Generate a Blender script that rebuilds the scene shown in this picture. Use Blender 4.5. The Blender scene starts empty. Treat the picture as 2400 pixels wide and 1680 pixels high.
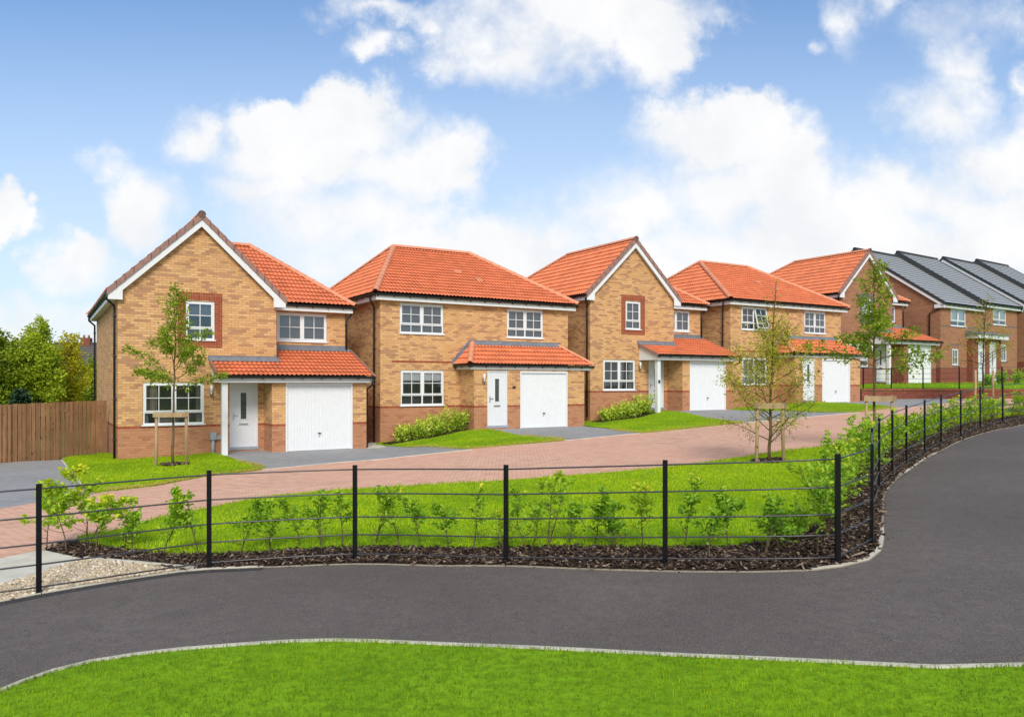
import bpy, bmesh, math, random
import numpy as np
from mathutils import Vector, Matrix
from mathutils.geometry import delaunay_2d_cdt
R = math.radians
scene = bpy.context.scene
COL = scene.collection
F, HZ, CZ = 1834.7, 897.7, 2.2          # focal length and horizon of the photograph in its own pixels, eye height

# ------------------------------------------------------------------ object helpers
def tag(o, label=None, cat=None, group=None, kind=None):
    if label: o["label"] = label
    if cat: o["category"] = cat
    if group: o["group"] = group
    if kind: o["kind"] = kind
    return o
def empty(name, loc=(0, 0, 0), rz=0.0, parent=None):
    o = bpy.data.objects.new(name, None); COL.objects.link(o)
    o.location = loc; o.rotation_euler = (0, 0, rz); o.empty_display_size = 0.3
    if parent: o.parent = parent
    return o
def link_mesh(name, me, parent=None):
    o = bpy.data.objects.new(name, me); COL.objects.link(o)
    if parent: o.parent = parent
    return o
def arrays_mesh(name, V, Fc, mat, parent=None, tint=None, uv=None, smooth=False):
    """V: n x 3, Fc: m x k array (all faces with k corners)"""
    V = np.asarray(V, np.float32); Fc = np.asarray(Fc, np.int32)
    me = bpy.data.meshes.new(name)
    m, k = Fc.shape
    me.vertices.add(len(V)); me.vertices.foreach_set("co", V.ravel())
    me.loops.add(m * k); me.loops.foreach_set("vertex_index", Fc.ravel())
    me.polygons.add(m)
    me.polygons.foreach_set("loop_start", np.arange(0, m * k, k, dtype=np.int32))
    me.polygons.foreach_set("loop_total", np.full(m, k, np.int32))
    if smooth: me.polygons.foreach_set("use_smooth", np.ones(m, bool))
    if tint is not None:
        a = me.attributes.new("tint", 'FLOAT', 'POINT'); a.data.foreach_set("value", np.asarray(tint, np.float32))
    if uv is not None:
        l = me.uv_layers.new(name="UVMap"); l.data.foreach_set("uv", np.asarray(uv, np.float32)[Fc.ravel()].ravel())
    me.materials.append(mat); me.update(); me.validate()
    return link_mesh(name, me, parent)

class MB:
    """collects shapes, builds them as one mesh object with box-projected UVs in metres"""
    def __init__(s): s.v = []; s.f = []; s.sm = []
    def add(s, pts, faces, smooth=False):
        b = len(s.v); s.v += [tuple(p) for p in pts]; s.f += [tuple(i + b for i in f) for f in faces]; s.sm += [smooth] * len(faces); return s
    def quad(s, a, b, c, d): return s.add([a, b, c, d], [(0, 1, 2, 3)])
    def poly(s, pts): return s.add(pts, [tuple(range(len(pts)))])
    def box(s, x0, x1, y0, y1, z0, z1):
        p = [(x0, y0, z0), (x1, y0, z0), (x1, y1, z0), (x0, y1, z0), (x0, y0, z1), (x1, y0, z1), (x1, y1, z1), (x0, y1, z1)]
        return s.add(p, [(0, 3, 2, 1), (4, 5, 6, 7), (0, 1, 5, 4), (1, 2, 6, 5), (2, 3, 7, 6), (3, 0, 4, 7)])
    def hexa(s, p):   # eight corners: bottom four anticlockwise, top four
        return s.add(p, [(0, 3, 2, 1), (4, 5, 6, 7), (0, 1, 5, 4), (1, 2, 6, 5), (2, 3, 7, 6), (3, 0, 4, 7)])
    def prism(s, pts, ext):   # polygon extruded along ext
        e = Vector(ext); n = len(pts); a = [Vector(p) for p in pts]; b = [p + e for p in a]
        nrm = Vector((0, 0, 0))
        for i in range(n): nrm += a[i].cross(a[(i + 1) % n])
        if nrm.dot(e) > 0: a.reverse(); b.reverse()
        f = [tuple(range(n)), tuple(range(2 * n - 1, n - 1, -1))]
        f += [(i, n + i, n + (i + 1) % n, (i + 1) % n) for i in range(n)]
        return s.add(a + b, f)
    def bar(s, p, q, w, h, up=(0, 0, 1)):   # rectangular bar from p to q
        p, q = Vector(p), Vector(q); d = (q - p).normalized(); u = Vector(up)
        if abs(d.dot(u)) > .99: u = Vector((0, 1, 0))
        x = d.cross(u).normalized() * w / 2; y = x.cross(d).normalized() * h / 2
        return s.hexa([p - x - y, p + x - y, q + x - y, q - x - y, p - x + y, p + x + y, q + x + y, q - x + y]) if True else s
    def tube(s, pts, rad, n=8, cap=True, smooth=True):
        pts = [Vector(p) for p in pts]; rr = rad if isinstance(rad, (list, tuple)) else [rad] * len(pts)
        b0 = len(s.v); P = []; prev = None
        for i, p in enumerate(pts):
            d = (pts[min(i + 1, len(pts) - 1)] - pts[max(i - 1, 0)]).normalized()
            if prev is None:
                u = Vector((0, 0, 1)) if abs(d.z) < .9 else Vector((1, 0, 0)); x = d.cross(u).normalized()
            else:
                x = (prev - d * prev.dot(d)).normalized()
            prev = x; y = d.cross(x)
            for k in range(n):
                a = 2 * math.pi * k / n; P.append(p + (x * math.cos(a) + y * math.sin(a)) * rr[i])
        fs = []
        for i in range(len(pts) - 1):
            for k in range(n):
                k2 = (k + 1) % n; fs.append((i * n + k, i * n + k2, (i + 1) * n + k2, (i + 1) * n + k))
        s.add(P, fs, smooth)
        if cap:
            s.f.append(tuple(b0 + k for k in range(n - 1, -1, -1))); s.sm.append(False)
            e = b0 + (len(pts) - 1) * n; s.f.append(tuple(e + k for k in range(n))); s.sm.append(False)
        return s
    def build(s, name, mat, parent=None):
        me = bpy.data.meshes.new(name); me.from_pydata(s.v, [], s.f)
        uvl = me.uv_layers.new(name="UVMap"); co = [v.co for v in me.vertices]
        for p in me.polygons:
            n = p.normal
            p.use_smooth = s.sm[p.index]
            if abs(n.z) > .75:
                for li in p.loop_indices: c = co[me.loops[li].vertex_index]; uvl.data[li].uv = (c.x, c.y)
            else:
                h = math.hypot(n.x, n.y); t = (-n.y / h, n.x / h) if h > 0 else (1, 0)
                for li in p.loop_indices: c = co[me.loops[li].vertex_index]; uvl.data[li].uv = (c.x * t[0] + c.y * t[1], c.z)
        me.materials.append(mat)
        return link_mesh(name, me, parent)

# ------------------------------------------------------------------ material helpers
class NT:
    def __init__(s, name):
        s.m = bpy.data.materials.new(name); s.m.use_nodes = True; s.t = s.m.node_tree; s.t.nodes.clear()
        s.out = s.t.nodes.new("ShaderNodeOutputMaterial")
    def n(s, typ, **kw):
        o = s.t.nodes.new("ShaderNode" + typ)
        for k, v in kw.items(): setattr(o, k, v)
        return o
    def l(s, a, b): s.t.links.new(a, b)
    def set(s, sock, v):
        if hasattr(v, "is_output"): s.l(v, sock)
        else: sock.default_value = v
    def math(s, op, a, b=0.0, c=None, clamp=False):
        o = s.n("Math", operation=op, use_clamp=clamp); s.set(o.inputs[0], a); s.set(o.inputs[1], b)
        if c is not None: s.set(o.inputs[2], c)
        return o.outputs[0]
    def mix(s, f, a, b, blend='MIX'):
        o = s.n("Mix", data_type='RGBA', blend_type=blend); s.set(o.inputs[0], f)
        for i, v in ((6, a), (7, b)):
            s.set(o.inputs[i], v if hasattr(v, "is_output") else (*v[:3], 1))
        return o.outputs[2]
    def smooth(s, x, a, b, lo=0.0, hi=1.0):
        o = s.n("MapRange", interpolation_type='SMOOTHSTEP'); s.set(o.inputs[0], x)
        o.inputs[1].default_value = a; o.inputs[2].default_value = b; o.inputs[3].default_value = lo; o.inputs[4].default_value = hi
        return o.outputs[0]
    def noise(s, vec, scale, detail=3, rough=.5, dist=0.0):
        o = s.n("TexNoise"); o.inputs["Scale"].default_value = scale; o.inputs["Detail"].default_value = detail
        o.inputs["Roughness"].default_value = rough; o.inputs["Distortion"].default_value = dist
        if vec is not None: s.l(vec, o.inputs["Vector"])
        return o.outputs[0]
    def coord(s, which="Object"): return s.n("TexCoord").outputs[which]
    def ramp(s, f, stops):
        if len(stops) == 1: stops = [stops[0], (1.0, stops[0][1])]
        o = s.n("ValToRGB"); e = o.color_ramp.elements
        while len(e) < len(stops): e.new(.5)
        for i, (p, c) in enumerate(stops): e[i].position = p; e[i].color = (*c, 1)
        s.set(o.inputs[0], f); return o.outputs[0]
    def bump(s, h, strength=.3, dist=.02):
        o = s.n("Bump"); o.inputs["Strength"].default_value = strength; o.inputs["Distance"].default_value = dist; s.l(h, o.inputs["Height"]); return o.outputs[0]
    def principled(s, col, rough=.7, spec=.5, normal=None, metal=0.0):
        o = s.n("BsdfPrincipled"); s.set(o.inputs["Base Color"], col if hasattr(col, "is_output") else (*col[:3], 1))
        s.set(o.inputs["Roughness"], rough); o.inputs["Specular IOR Level"].default_value = spec; o.inputs["Metallic"].default_value = metal
        if normal is not None: s.l(normal, o.inputs["Normal"])
        s.l(o.outputs[0], s.out.inputs[0]); return o

def plain(name, col, rough=.6, var=.08, scale=6.0, spec=.5, bump=0.0, metal=0.0):
    """a painted / plastic / concrete surface with a little mottling"""
    t = NT(name); c = t.coord(); nz = t.noise(c, scale, 4, .6)
    f = t.smooth(nz, .3, .7)
    a = tuple(x * (1 - var) for x in col); b = tuple(min(1, x * (1 + var)) for x in col)
    nrm = t.bump(t.noise(c, scale * 12, 3), bump, .005) if bump else None
    t.principled(t.mix(f, a, b), rough, spec, nrm, metal); return t.m

def brick(name, lights, darks, mortar, thr=.55, seed=0.0, bw=.225, bh=.075, mj=.010, bump=.5, vertical=False, rough=.85, patch=None):
    t = NT(name); uv = t.coord("UV"); sp = t.n("SeparateXYZ"); t.l(uv, sp.inputs[0]); u, v = sp.outputs[0], sp.outputs[1]
    if vertical: u, v = v, u
    vr = t.math('DIVIDE', v, bh); row = t.math('FLOOR', vr)
    off = t.math('MULTIPLY', t.math('MODULO', t.math('ADD', row, 1000.0), 2.0), .5) if not vertical else 0.0
    ur = t.math('ADD', t.math('DIVIDE', u, bw), off); col = t.math('FLOOR', ur)
    fu = t.math('SUBTRACT', ur, col); fv = t.math('SUBTRACT', vr, row)
    du = t.math('MULTIPLY', t.math('MINIMUM', fu, t.math('SUBTRACT', 1.0, fu)), bw)
    dv = t.math('MULTIPLY', t.math('MINIMUM', fv, t.math('SUBTRACT', 1.0, fv)), bh)
    face = t.smooth(t.math('MINIMUM', du, dv), mj * .25, mj * .75)
    cv = t.n("CombineXYZ"); t.l(col, cv.inputs[0]); t.l(row, cv.inputs[1]); cv.inputs[2].default_value = seed
    wn = t.n("TexWhiteNoise"); t.l(cv.outputs[0], wn.inputs["Vector"]); r1 = wn.outputs["Value"]
    sc = t.n("VectorMath", operation='MULTIPLY'); t.l(cv.outputs[0], sc.inputs[0]); sc.inputs[1].default_value = (.52, .42, 7.3)
    cl = t.noise(sc.outputs[0], 1.0, 2, .55)
    wn2 = t.n("TexWhiteNoise"); sc2 = t.n("VectorMath", operation='ADD'); t.l(cv.outputs[0], sc2.inputs[0]); sc2.inputs[1].default_value = (31.7, 11.3, 5.1)
    t.l(sc2.outputs[0], wn2.inputs["Vector"]); r2 = wn2.outputs["Value"]
    d = t.math('ADD', t.math('MULTIPLY', cl, .8), t.math('MULTIPLY', r1, .22))
    isd = t.smooth(d, thr - .035, thr + .035)
    n = len(lights); lc = t.ramp(r2, [(i / max(1, n - 1), c) for i, c in enumerate(lights)])
    n = len(darks); dc = t.ramp(r2, [(i / max(1, n - 1), c) for i, c in enumerate(darks)])
    bc = t.mix(isd, lc, dc)
    fine = t.noise(uv, 60, 3, .65)
    bc = t.mix(t.smooth(fine, .35, .8, 0, .3), bc, (0.05, .03, .02))
    bc = t.mix(t.smooth(t.noise(uv, .5, 3), .35, .75, 0, .12), bc, (.05, .035, .02))
    if patch: bc = t.mix(t.smooth(t.noise(uv, .28, 4, .6), .35, .68, 0, .55), bc, patch)
    fin = t.mix(face, mortar, bc)
    h = t.math('ADD', face, t.math('MULTIPLY', fine, .35))
    t.principled(fin, rough, .25, t.bump(h, bump, .008)); return t.m
# ------------------------------------------------------------------ terrain
AX = (.8551, .5185)      # direction along the row of houses
HYAW = R(31.24)
HOUSES = {1: (-11.76, 23.34, 0.0), 2: (-4.713, 28.0, .47), 3: (3.272, 32.755, .975), 4: (10.342, 37.065, 1.22), 5: (17.96, 42.79, 2.18)}
GT = [(-40, -.6), (-12, -.32), (-6, -.2), (0, -.08), (4.5, .0), (6, .1), (8, .23), (13, .48), (17, .68), (22, .93), (30, 1.2), (40, 1.5), (60, 1.9)]
def _g(t):
    if t <= GT[0][0]: return GT[0][1]
    for i in range(len(GT) - 1):
        (a, za), (b, zb) = GT[i], GT[i + 1]
        if t <= b:
            m0 = (zb - (GT[i - 1][1] if i else za)) / (b - (GT[i - 1][0] if i else a))
            nx = GT[i + 2] if i + 2 < len(GT) else GT[i + 1]
            m1 = (nx[1] - za) / (nx[0] - a)
            h = b - a; x = (t - a) / h
            return za * (2 * x**3 - 3 * x**2 + 1) + h * m0 * (x**3 - 2 * x**2 + x) + zb * (-2 * x**3 + 3 * x**2) + h * m1 * (x**3 - x**2)
    return GT[-1][1]
def hf(x, y):
    s = AX[0] * x + AX[1] * y; n = -AX[1] * x + AX[0] * y
    n = max(-5, min(34, n))
    z = _g(s - .25 * (n - 8))
    for k in (1, 2, 3, 4):       # level pad in front of each garage
        hx, hy, hz = HOUSES[k]; dx, dy = x - hx, y - hy
        ls = dx * AX[0] + dy * AX[1]; ld = -dx * AX[1] + dy * AX[0]
        ds = max(3.6 - ls, 0, ls - 7.6); dd = max(-1.6 - ld, 0, ld - 9)
        w = max(0, 1 - math.hypot(ds, dd) / 2.2); w = w * w * (3 - 2 * w)
        z = z * (1 - w) + hz * w
    return z
def at(u, v, Y=None):
    """ground point that the photograph shows at its pixel (u, v)"""
    k = (v - HZ) / F; y = 15.0
    for _ in range(80):
        y = .5 * y + .5 * min(70, max(1.0, (CZ - hf((u - 1200) / F * y, y)) / k))
    return ((u - 1200) / F * y, y)
def pts(*uv): return [at(u, v) for u, v in uv]

# ------------------------------------------------------------------ camera, sun, sky
cam = bpy.data.cameras.new("camera"); cam_o = bpy.data.objects.new("camera", cam); COL.objects.link(cam_o)
cam_o.location = (0, 0, CZ); cam_o.rotation_euler = (R(90), 0, 0)
cam.sensor_width = 36; cam.lens = 36 * F / 2400; cam.shift_y = (HZ - 840) / 2400; cam.clip_end = 6000; cam.clip_start = .1
scene.camera = cam_o
SUN_EL, SUN_AZ = R(38), math.atan2(.10, -.99)
sv = Vector((math.cos(SUN_EL) * math.sin(SUN_AZ), math.cos(SUN_EL) * math.cos(SUN_AZ), math.sin(SUN_EL)))
sl = bpy.data.lights.new("sun", 'SUN'); sl.energy = 2.5; sl.angle = R(22); sl.color = (1, .945, .86)
so = bpy.data.objects.new("sun", sl); COL.objects.link(so); so.rotation_euler = sv.to_track_quat('Z', 'Y').to_euler(); so.location = (0, -20, 40)

w = bpy.data.worlds.new("World"); scene.world = w; w.use_nodes = True
def build_sky():
    t = NT("tmp"); bpy.data.materials.remove(t.m); t.t = w.node_tree; t.t.nodes.clear()
    out = t.n("OutputWorld"); bg = t.n("Background"); bg.inputs[1].default_value = .12; t.l(bg.outputs[0], out.inputs[0])
    sky = t.n("TexSky", sky_type='NISHITA'); sky.sun_disc = False; sky.sun_elevation = SUN_EL; sky.sun_rotation = SUN_AZ
    sky.air_density = 1.0; sky.dust_density = .35; sky.ozone_density = 2.2; sky.altitude = 200
    d = t.coord("Generated"); sp = t.n("SeparateXYZ"); t.l(d, sp.inputs[0]); X, Y, Z = sp.outputs
    yc = t.math('MAXIMUM', Y, .08); px = t.math('DIVIDE', X, yc); pz = t.math('DIVIDE', Z, yc)
    P = t.n("CombineXYZ"); t.l(px, P.inputs[0]); t.l(pz, P.inputs[1])
    # warp the cloud outlines
    nv = t.n("TexNoise"); nv.inputs["Scale"].default_value = 7.0; nv.inputs["Detail"].default_value = 7; nv.inputs["Roughness"].default_value = .62; t.l(P.outputs[0], nv.inputs["Vector"])
    wv = t.n("VectorMath", operation='MULTIPLY_ADD'); t.l(nv.outputs["Color"], wv.inputs[0]); wv.inputs[1].default_value = (.20, .15, 0); wv.inputs[2].default_value = (-.10, -.075, 0)
    wa = t.n("VectorMath", operation='ADD'); t.l(P.outputs[0], wa.inputs[0]); t.l(wv.outputs[0], wa.inputs[1])
    acc = None
    for u, v, ru, rv, wt in CLOUDS:
        k = 1 / .9567
        c = ((u * k - 1200) / F, (HZ - v * k) / F); r = (ru * k / F, rv * k / F)
        q = t.n("VectorMath", operation='SUBTRACT'); t.l(wa.outputs[0], q.inputs[0]); q.inputs[1].default_value = (c[0], c[1], 0)
        q2 = t.n("VectorMath", operation='MULTIPLY'); t.l(q.outputs[0], q2.inputs[0]); q2.inputs[1].default_value = (1 / r[0], 1 / r[1], 0)
        ln = t.n("VectorMath", operation='LENGTH'); t.l(q2.outputs[0], ln.inputs[0])
        f = t.math('MULTIPLY', t.math('SUBTRACT', 1.0, ln.outputs["Value"]), wt)
        acc = f if acc is None else t.math('SMOOTH_MAX', acc, f, .12)
    n1 = t.noise(P.outputs[0], 8.5, 12, .64, .15)
    n2 = t.noise(P.outputs[0], 3.2, 5, .6, .2)
    dens = t.math('ADD', t.math('MAXIMUM', acc, -1.0), t.math('ADD', t.math('MULTIPLY', t.math('SUBTRACT', n1, .5), 1.55), t.math('MULTIPLY', t.math('SUBTRACT', n2, .5), .5)))
    n5 = t.noise(P.outputs[0], 4.0, 3, .5)
    dens = t.math('ADD', dens, t.smooth(pz, .06, .26, .30, 0.0))
    wdt = t.smooth(n5, .34, .64, .42, 1.4)          # crisp heads in some places, gauzy veils in others
    front = t.smooth(t.math('DIVIDE', t.math('ADD', dens, .26), wdt), 0.0, 1.0)
    # the rest of the sky, behind the viewer: broken cloud of the same kind
    n3 = t.noise(d, 2.6, 8, .6, .2); back = t.smooth(n3, .36, .56)
    isf = t.smooth(Y, .06, .2)
    mask = t.math('ADD', t.math('MULTIPLY', front, isf), t.math('MULTIPLY', back, t.math('SUBTRACT', 1.0, isf)))
    # cloud body: white tops, softly greyer bases and hollows
    off = t.n("VectorMath", operation='ADD'); t.l(P.outputs[0], off.inputs[0]); off.inputs[1].default_value = (-.015, .035, 0)
    n4 = t.noise(off.outputs[0], 6.5, 7, .58, .3)
    shade = t.smooth(t.math('SUBTRACT', n4, t.math('MULTIPLY', n1, .4)), .16, .50)
    cc = t.mix(shade, (6.5, 6.5, 6.55), (5.75, 5.9, 6.1))
    # milky air towards the horizon
    hz = t.smooth(pz, 0.0, .66, .82, 0.0)
    base = t.mix(hz, t.mix(1.0, sky.outputs[0], SKY_TINT, 'MULTIPLY'), (5.0, 5.5, 5.95))
    fin = t.mix(mask, base, cc)
    t.l(fin, bg.inputs[0])
SKY_TINT = (.68, .97, 1.17)
CLOUDS = [  # u, v, half width, half height (photograph at 2296 wide), weight
    (1290, 10, 330, 120, 1.0), (1150, 110, 190, 105, 1.0), (1470, 50, 170, 105, .9), (1060, 60, 110, 90, .8),
    (450, 290, 90, 70, .8), (580, 260, 100, 50, .7), (800, 270, 165, 90, 1.0), (700, 340, 210, 110, .9), (1000, 360, 100, 75, .9), (880, 380, 190, 110, 1.0), (640, 440, 150, 80, .8), (780, 500, 260, 120, .9), (900, 580, 300, 90, .8),
    (225, 365, 65, 34, .6), (290, 420, 70, 55, .7), (340, 465, 105, 90, .9), (185, 585, 95, 60, .8), (720, 600, 120, 60, .6),
    (1620, 290, 170, 100, 1.0), (1740, 350, 115, 100, .9), (1640, 430, 230, 120, 1.0), (1400, 480, 210, 110, .9), (1180, 540, 240, 80, .8),
    (2150, 150, 95, 75, 1.0), (2100, 255, 125, 85, 1.0), (2150, 210, 90, 80, 1.0), (2240, 340, 150, 120, 1.0), (2040, 450, 230, 110, 1.0), (2250, 500, 240, 150, 1.0), (1800, 560, 520, 120, 1.0), (1300, 620, 420, 90, .9), (2300, 190, 50, 50, .6),
    (1885, 35, 45, 60, .42), (1995, 10, 55, 35, .42), (1815, 105, 30, 26, .3), (2200, 60, 150, 55, .26), (870, 10, 120, 32, .5), (2, 475, 42, 66, .7), (60, 720, 100, 50, .6), (200, 740, 80, 40, .5), (860, 85, 40, 25, .3), (2000, 400, 60, 50, .4), (1180, 190, 60, 22, .3)]
build_sky()
scene.view_settings.view_transform = 'Standard'; scene.view_settings.look = 'None'; scene.view_settings.gamma = 1
scene.view_settings.use_curve_mapping = False; scene.view_settings.exposure = 0.36
scene.cycles.max_bounces = 8; scene.cycles.transparent_max_bounces = 12; scene.cycles.use_denoising = True
# ------------------------------------------------------------------ materials
LIGHTS = [(.76, .435, .195), (.69, .385, .16), (.80, .485, .23), (.66, .355, .15)]
DARKS = [(.51, .27, .145), (.44, .225, .12), (.55, .305, .165)]
M = {}
M['brick_buff'] = brick("buff brick", LIGHTS, DARKS, (.37, .225, .12), thr=.565, mj=.013)
M['brick_buff_low'] = brick("buff brick with brown mortar", [(.52, .25, .135), (.48, .22, .115), (.55, .28, .15)], [(.38, .155, .09), (.42, .185, .105)], (.38, .18, .105), mj=.013, thr=.60)
M['brick_band'] = brick("red brick course", [(.34, .075, .032), (.29, .06, .03), (.38, .095, .04)], [(.27, .06, .03)], (.40, .22, .13), thr=.7, bw=.225, bh=.075)
M['brick_soldier'] = brick("red soldier bricks", [(.34, .075, .032), (.29, .06, .03), (.38, .095, .04)], [(.26, .055, .03)], (.42, .22, .13), thr=.7, bw=.225, bh=.075, vertical=True)
M['brick_tan'] = brick("tan brown brick", [(.39, .185, .10), (.36, .165, .088), (.42, .205, .115)], [(.30, .13, .075), (.33, .145, .085)], (.34, .185, .115), thr=.58)
M['brick_red'] = brick("red plinth brick", [(.26, .06, .036), (.22, .05, .032), (.29, .075, .042)], [(.17, .045, .035), (.2, .05, .036)], (.32, .17, .12), thr=.58)
M['brick_grey'] = brick("grey brick", [(.13, .135, .15), (.11, .115, .125), (.15, .155, .165)], [(.10, .105, .115)], (.25, .22, .20), thr=.7)
M['brick_grey_soldier'] = brick("grey soldier bricks", [(.13, .135, .15), (.11, .115, .125), (.15, .155, .165)], [(.10, .105, .115)], (.27, .24, .22), thr=.7, vertical=True)
M['white'] = plain("white upvc", (.72, .735, .75), .35, .02)
M['door_white'] = plain("white door paint", (.68, .70, .73), .4, .025)
M['black'] = plain("black plastic", (.012, .012, .014), .35, .15)
M['steel_black'] = plain("black powder coated steel", (.004, .004, .006), .35, .2, 20, .3)
M['rail_black'] = plain("glossy black rail paint", (.03, .03, .034), .34, .2, 20, .7)
M['chrome'] = plain("brushed steel", (.5, .5, .52), .3, .05, metal=1.0)
M['lead'] = plain("grey lead flashing", (.16, .175, .20), .5, .14, 5, bump=.3)
M['verge'] = plain("brown verge tile", (.29, .16, .13), .75, .14, 7, bump=.2)
M['concrete'] = plain("pale concrete", (.55, .52, .44), .85, .10, 4, bump=.3)
M['kerb'] = plain("weathered concrete edging", (.50, .475, .40), .9, .16, 3, bump=.3)
M['meter'] = plain("grey plastic", (.30, .33, .37), .5, .06)
M['room'] = plain("room wall", (.40, .38, .35), .9, .1)
M['curtain'] = plain("grey fabric", (.42, .43, .45), .9, .12, 9)
M['curtain_warm'] = plain("beige fabric", (.58, .50, .40), .9, .12, 9)
M['blind'] = plain("pale blind", (.80, .80, .80), .8, .05, 9)
M['net'] = plain("grey net blind", (.20, .22, .25), .9, .06, 4)
M['door_glass'] = plain("dark leaded glass", (.06, .075, .075), .15, .5, 25)
M['plaque'] = plain("dark plaque", (.05, .03, .025), .5, .1)
M['lampglass'] = plain("white lamp glass", (.75, .77, .8), .25, .04)

def glass():
    t = NT("window glass"); tr = t.n("BsdfTransparent"); tr.inputs[0].default_value = (.86, .89, .90, 1)
    gl = t.n("BsdfGlossy"); gl.inputs["Roughness"].default_value = .03; gl.inputs[0].default_value = (.95, .97, 1, 1)
    nz = t.noise(t.coord(), 1.3, 2); t.l(t.bump(nz, .04, .05), gl.inputs["Normal"])
    fr = t.n("Fresnel"); fr.inputs[0].default_value = 1.5
    mx = t.n("MixShader"); t.l(t.math('ADD', t.math('MULTIPLY', fr.outputs[0], 1.5), .03, clamp=True), mx.inputs[0]); t.l(tr.outputs[0], mx.inputs[1]); t.l(gl.outputs[0], mx.inputs[2])
    t.l(mx.outputs[0], t.out.inputs[0]); return t.m
M['glass'] = glass()

def tile(name, col, var=.16, rough=.75, spec=.4, dark=.5):
    """roof tile: the UV map counts tiles, so every tile has its own tone"""
    t = NT(name); uv = t.coord("UV"); sp = t.n("SeparateXYZ"); t.l(uv, sp.inputs[0])
    c = t.n("CombineXYZ"); t.l(t.math('FLOOR', sp.outputs[0]), c.inputs[0]); t.l(t.math('FLOOR', sp.outputs[1]), c.inputs[1])
    wn = t.n("TexWhiteNoise"); t.l(c.outputs[0], wn.inputs["Vector"])
    o = t.coord(); nz = t.noise(o, 1.1, 4, .6); fine = t.noise(o, 45, 3, .6)
    f = t.math('ADD', t.math('MULTIPLY', wn.outputs["Value"], .65), t.math('MULTIPLY', t.smooth(nz, .3, .7), .35))
    bc = t.mix(f, tuple(x * (1 - var) for x in col), tuple(min(1, x * (1 + var)) for x in col))
    bc = t.mix(t.smooth(fine, .4, .8, 0, dark * .5), bc, tuple(x * .45 for x in col))
    t.principled(bc, rough, spec, t.bump(fine, .25, .004)); return t.m
M['tile'] = tile("terracotta pantile", (.66, .195, .085))
M['hip'] = tile("terracotta hip tile", (.66, .27, .15), .10)
M['slate'] = tile("grey flat tile", (.34, .35, .35), .0, .45, .6, .15)
M['slate_dark'] = tile("dark grey verge", (.035, .038, .042), .15, .6, .4)
M['roof_grey_old'] = tile("old grey roof", (.12, .12, .125), .15, .7, .4)
M['roof_brown'] = tile("old brown roof", (.11, .095, .09), .15, .8, .3)
M['render_white'] = plain("white rendered wall", (.66, .66, .64), .9, .05, 2)

def asphalt():
    t = NT("asphalt"); c = t.coord()
    big = t.noise(c, .35, 4, .55); mid = t.noise(c, 9, 4, .6); fine = t.noise(c, 78, 3, .75); sp = t.noise(c, 55, 2, .5)
    b = t.mix(t.smooth(big, .3, .7), (.100, .082, .070), (.142, .119, .104))
    b = t.mix(t.smooth(t.noise(c, 1.7, 5, .62, .6), .52, .72, 0, .30), b, (.065, .054, .048))
    b = t.mix(t.smooth(mid, .3, .75, 0, .55), b, (.070, .060, .056))
    b = t.mix(t.smooth(fine, .48, .68, 0, .55), b, (.25, .22, .20))
    b = t.mix(t.smooth(fine, .50, .32, 0, .6), b, (.038, .031, .027))
    b = t.mix(t.smooth(sp, .70, .76, 0, .8), b, (.34, .31, .27))
    t.principled(b, .82, .35, t.bump(t.math('ADD', fine, t.math('MULTIPLY', mid, .5)), .6, .01)); return t.m
M['asphalt'] = asphalt()
M['tar'] = plain("dark asphalt joint", (.035, .033, .034), .8, .25, 20, bump=.4)
M['paver_red'] = brick("pink block paving", [(.77, .47, .33), (.72, .415, .285), (.81, .52, .375), (.75, .445, .31)], [(.62, .34, .24), (.67, .395, .285)], (.40, .25, .20), thr=.58, bw=.20, bh=.10, mj=.014, bump=.5, rough=.9, patch=(.70, .38, .26))
M['paver_grey'] = brick("grey block paving", [(.34, .345, .345), (.31, .315, .315), (.37, .375, .375)], [(.28, .285, .29)], (.19, .195, .20), thr=.64, bw=.20, bh=.10, mj=.010, bump=.4, rough=.9)

def soil(name, a, b, sc=5):
    t = NT(name); c = t.coord(); n1 = t.noise(c, sc, 5, .6); n2 = t.noise(c, sc * 9, 4, .65)
    col = t.mix(t.smooth(n1, .3, .7), a, b); col = t.mix(t.smooth(n2, .35, .75, 0, .6), col, tuple(x * .4 for x in a))
    t.principled(col, .95, .1, t.bump(n2, .8, .03)); return t.m
M['soil'] = soil("dark soil", (.030, .019, .012), (.055, .036, .024), 6)
M['turf'] = soil("turf base", (.15, .30, .008), (.20, .37, .010), 1.2)
M['field'] = soil("rough grass", (.07, .12, .025), (.10, .14, .035), .3)
M['sand'] = soil("gravel bed", (.38, .33, .25), (.46, .40, .31), 9)

def tinted(name, stops, rough=.6, trans=0.0, spec=.3, patch=None):
    t = NT(name); a = t.n("Attribute", attribute_name="tint"); col = t.ramp(a.outputs["Fac"], stops)
    if patch:
        nz = t.noise(t.coord(), patch, 4, .6); col = t.mix(t.smooth(nz, .35, .7, 0, .55), col, stops[-1][1])
    p = t.principled(col, rough, spec)
    if trans:
        tl = t.n("BsdfTranslucent"); t.l(t.mix(1.0, col, (1.0, 1.0, .55), 'MULTIPLY'), tl.inputs[0]); mx = t.n("MixShader"); mx.inputs[0].default_value = trans
        t.l(p.outputs[0], mx.inputs[1]); t.l(tl.outputs[0], mx.inputs[2]); t.l(mx.outputs[0], t.out.inputs[0])
    return t.m
M['blade'] = tinted("grass blades", [(0, (.10, .20, .012)), (.3, (.20, .315, .012)), (.65, (.43, .58, .012)), (.9, (.55, .66, .03)), (1, (.54, .62, .03))], .6, .35, .1)
M['blade_dry'] = tinted("dry grass", [(0, (.30, .32, .03)), (.5, (.48, .44, .08)), (1, (.62, .50, .18))], .7, .3, .1)
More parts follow.
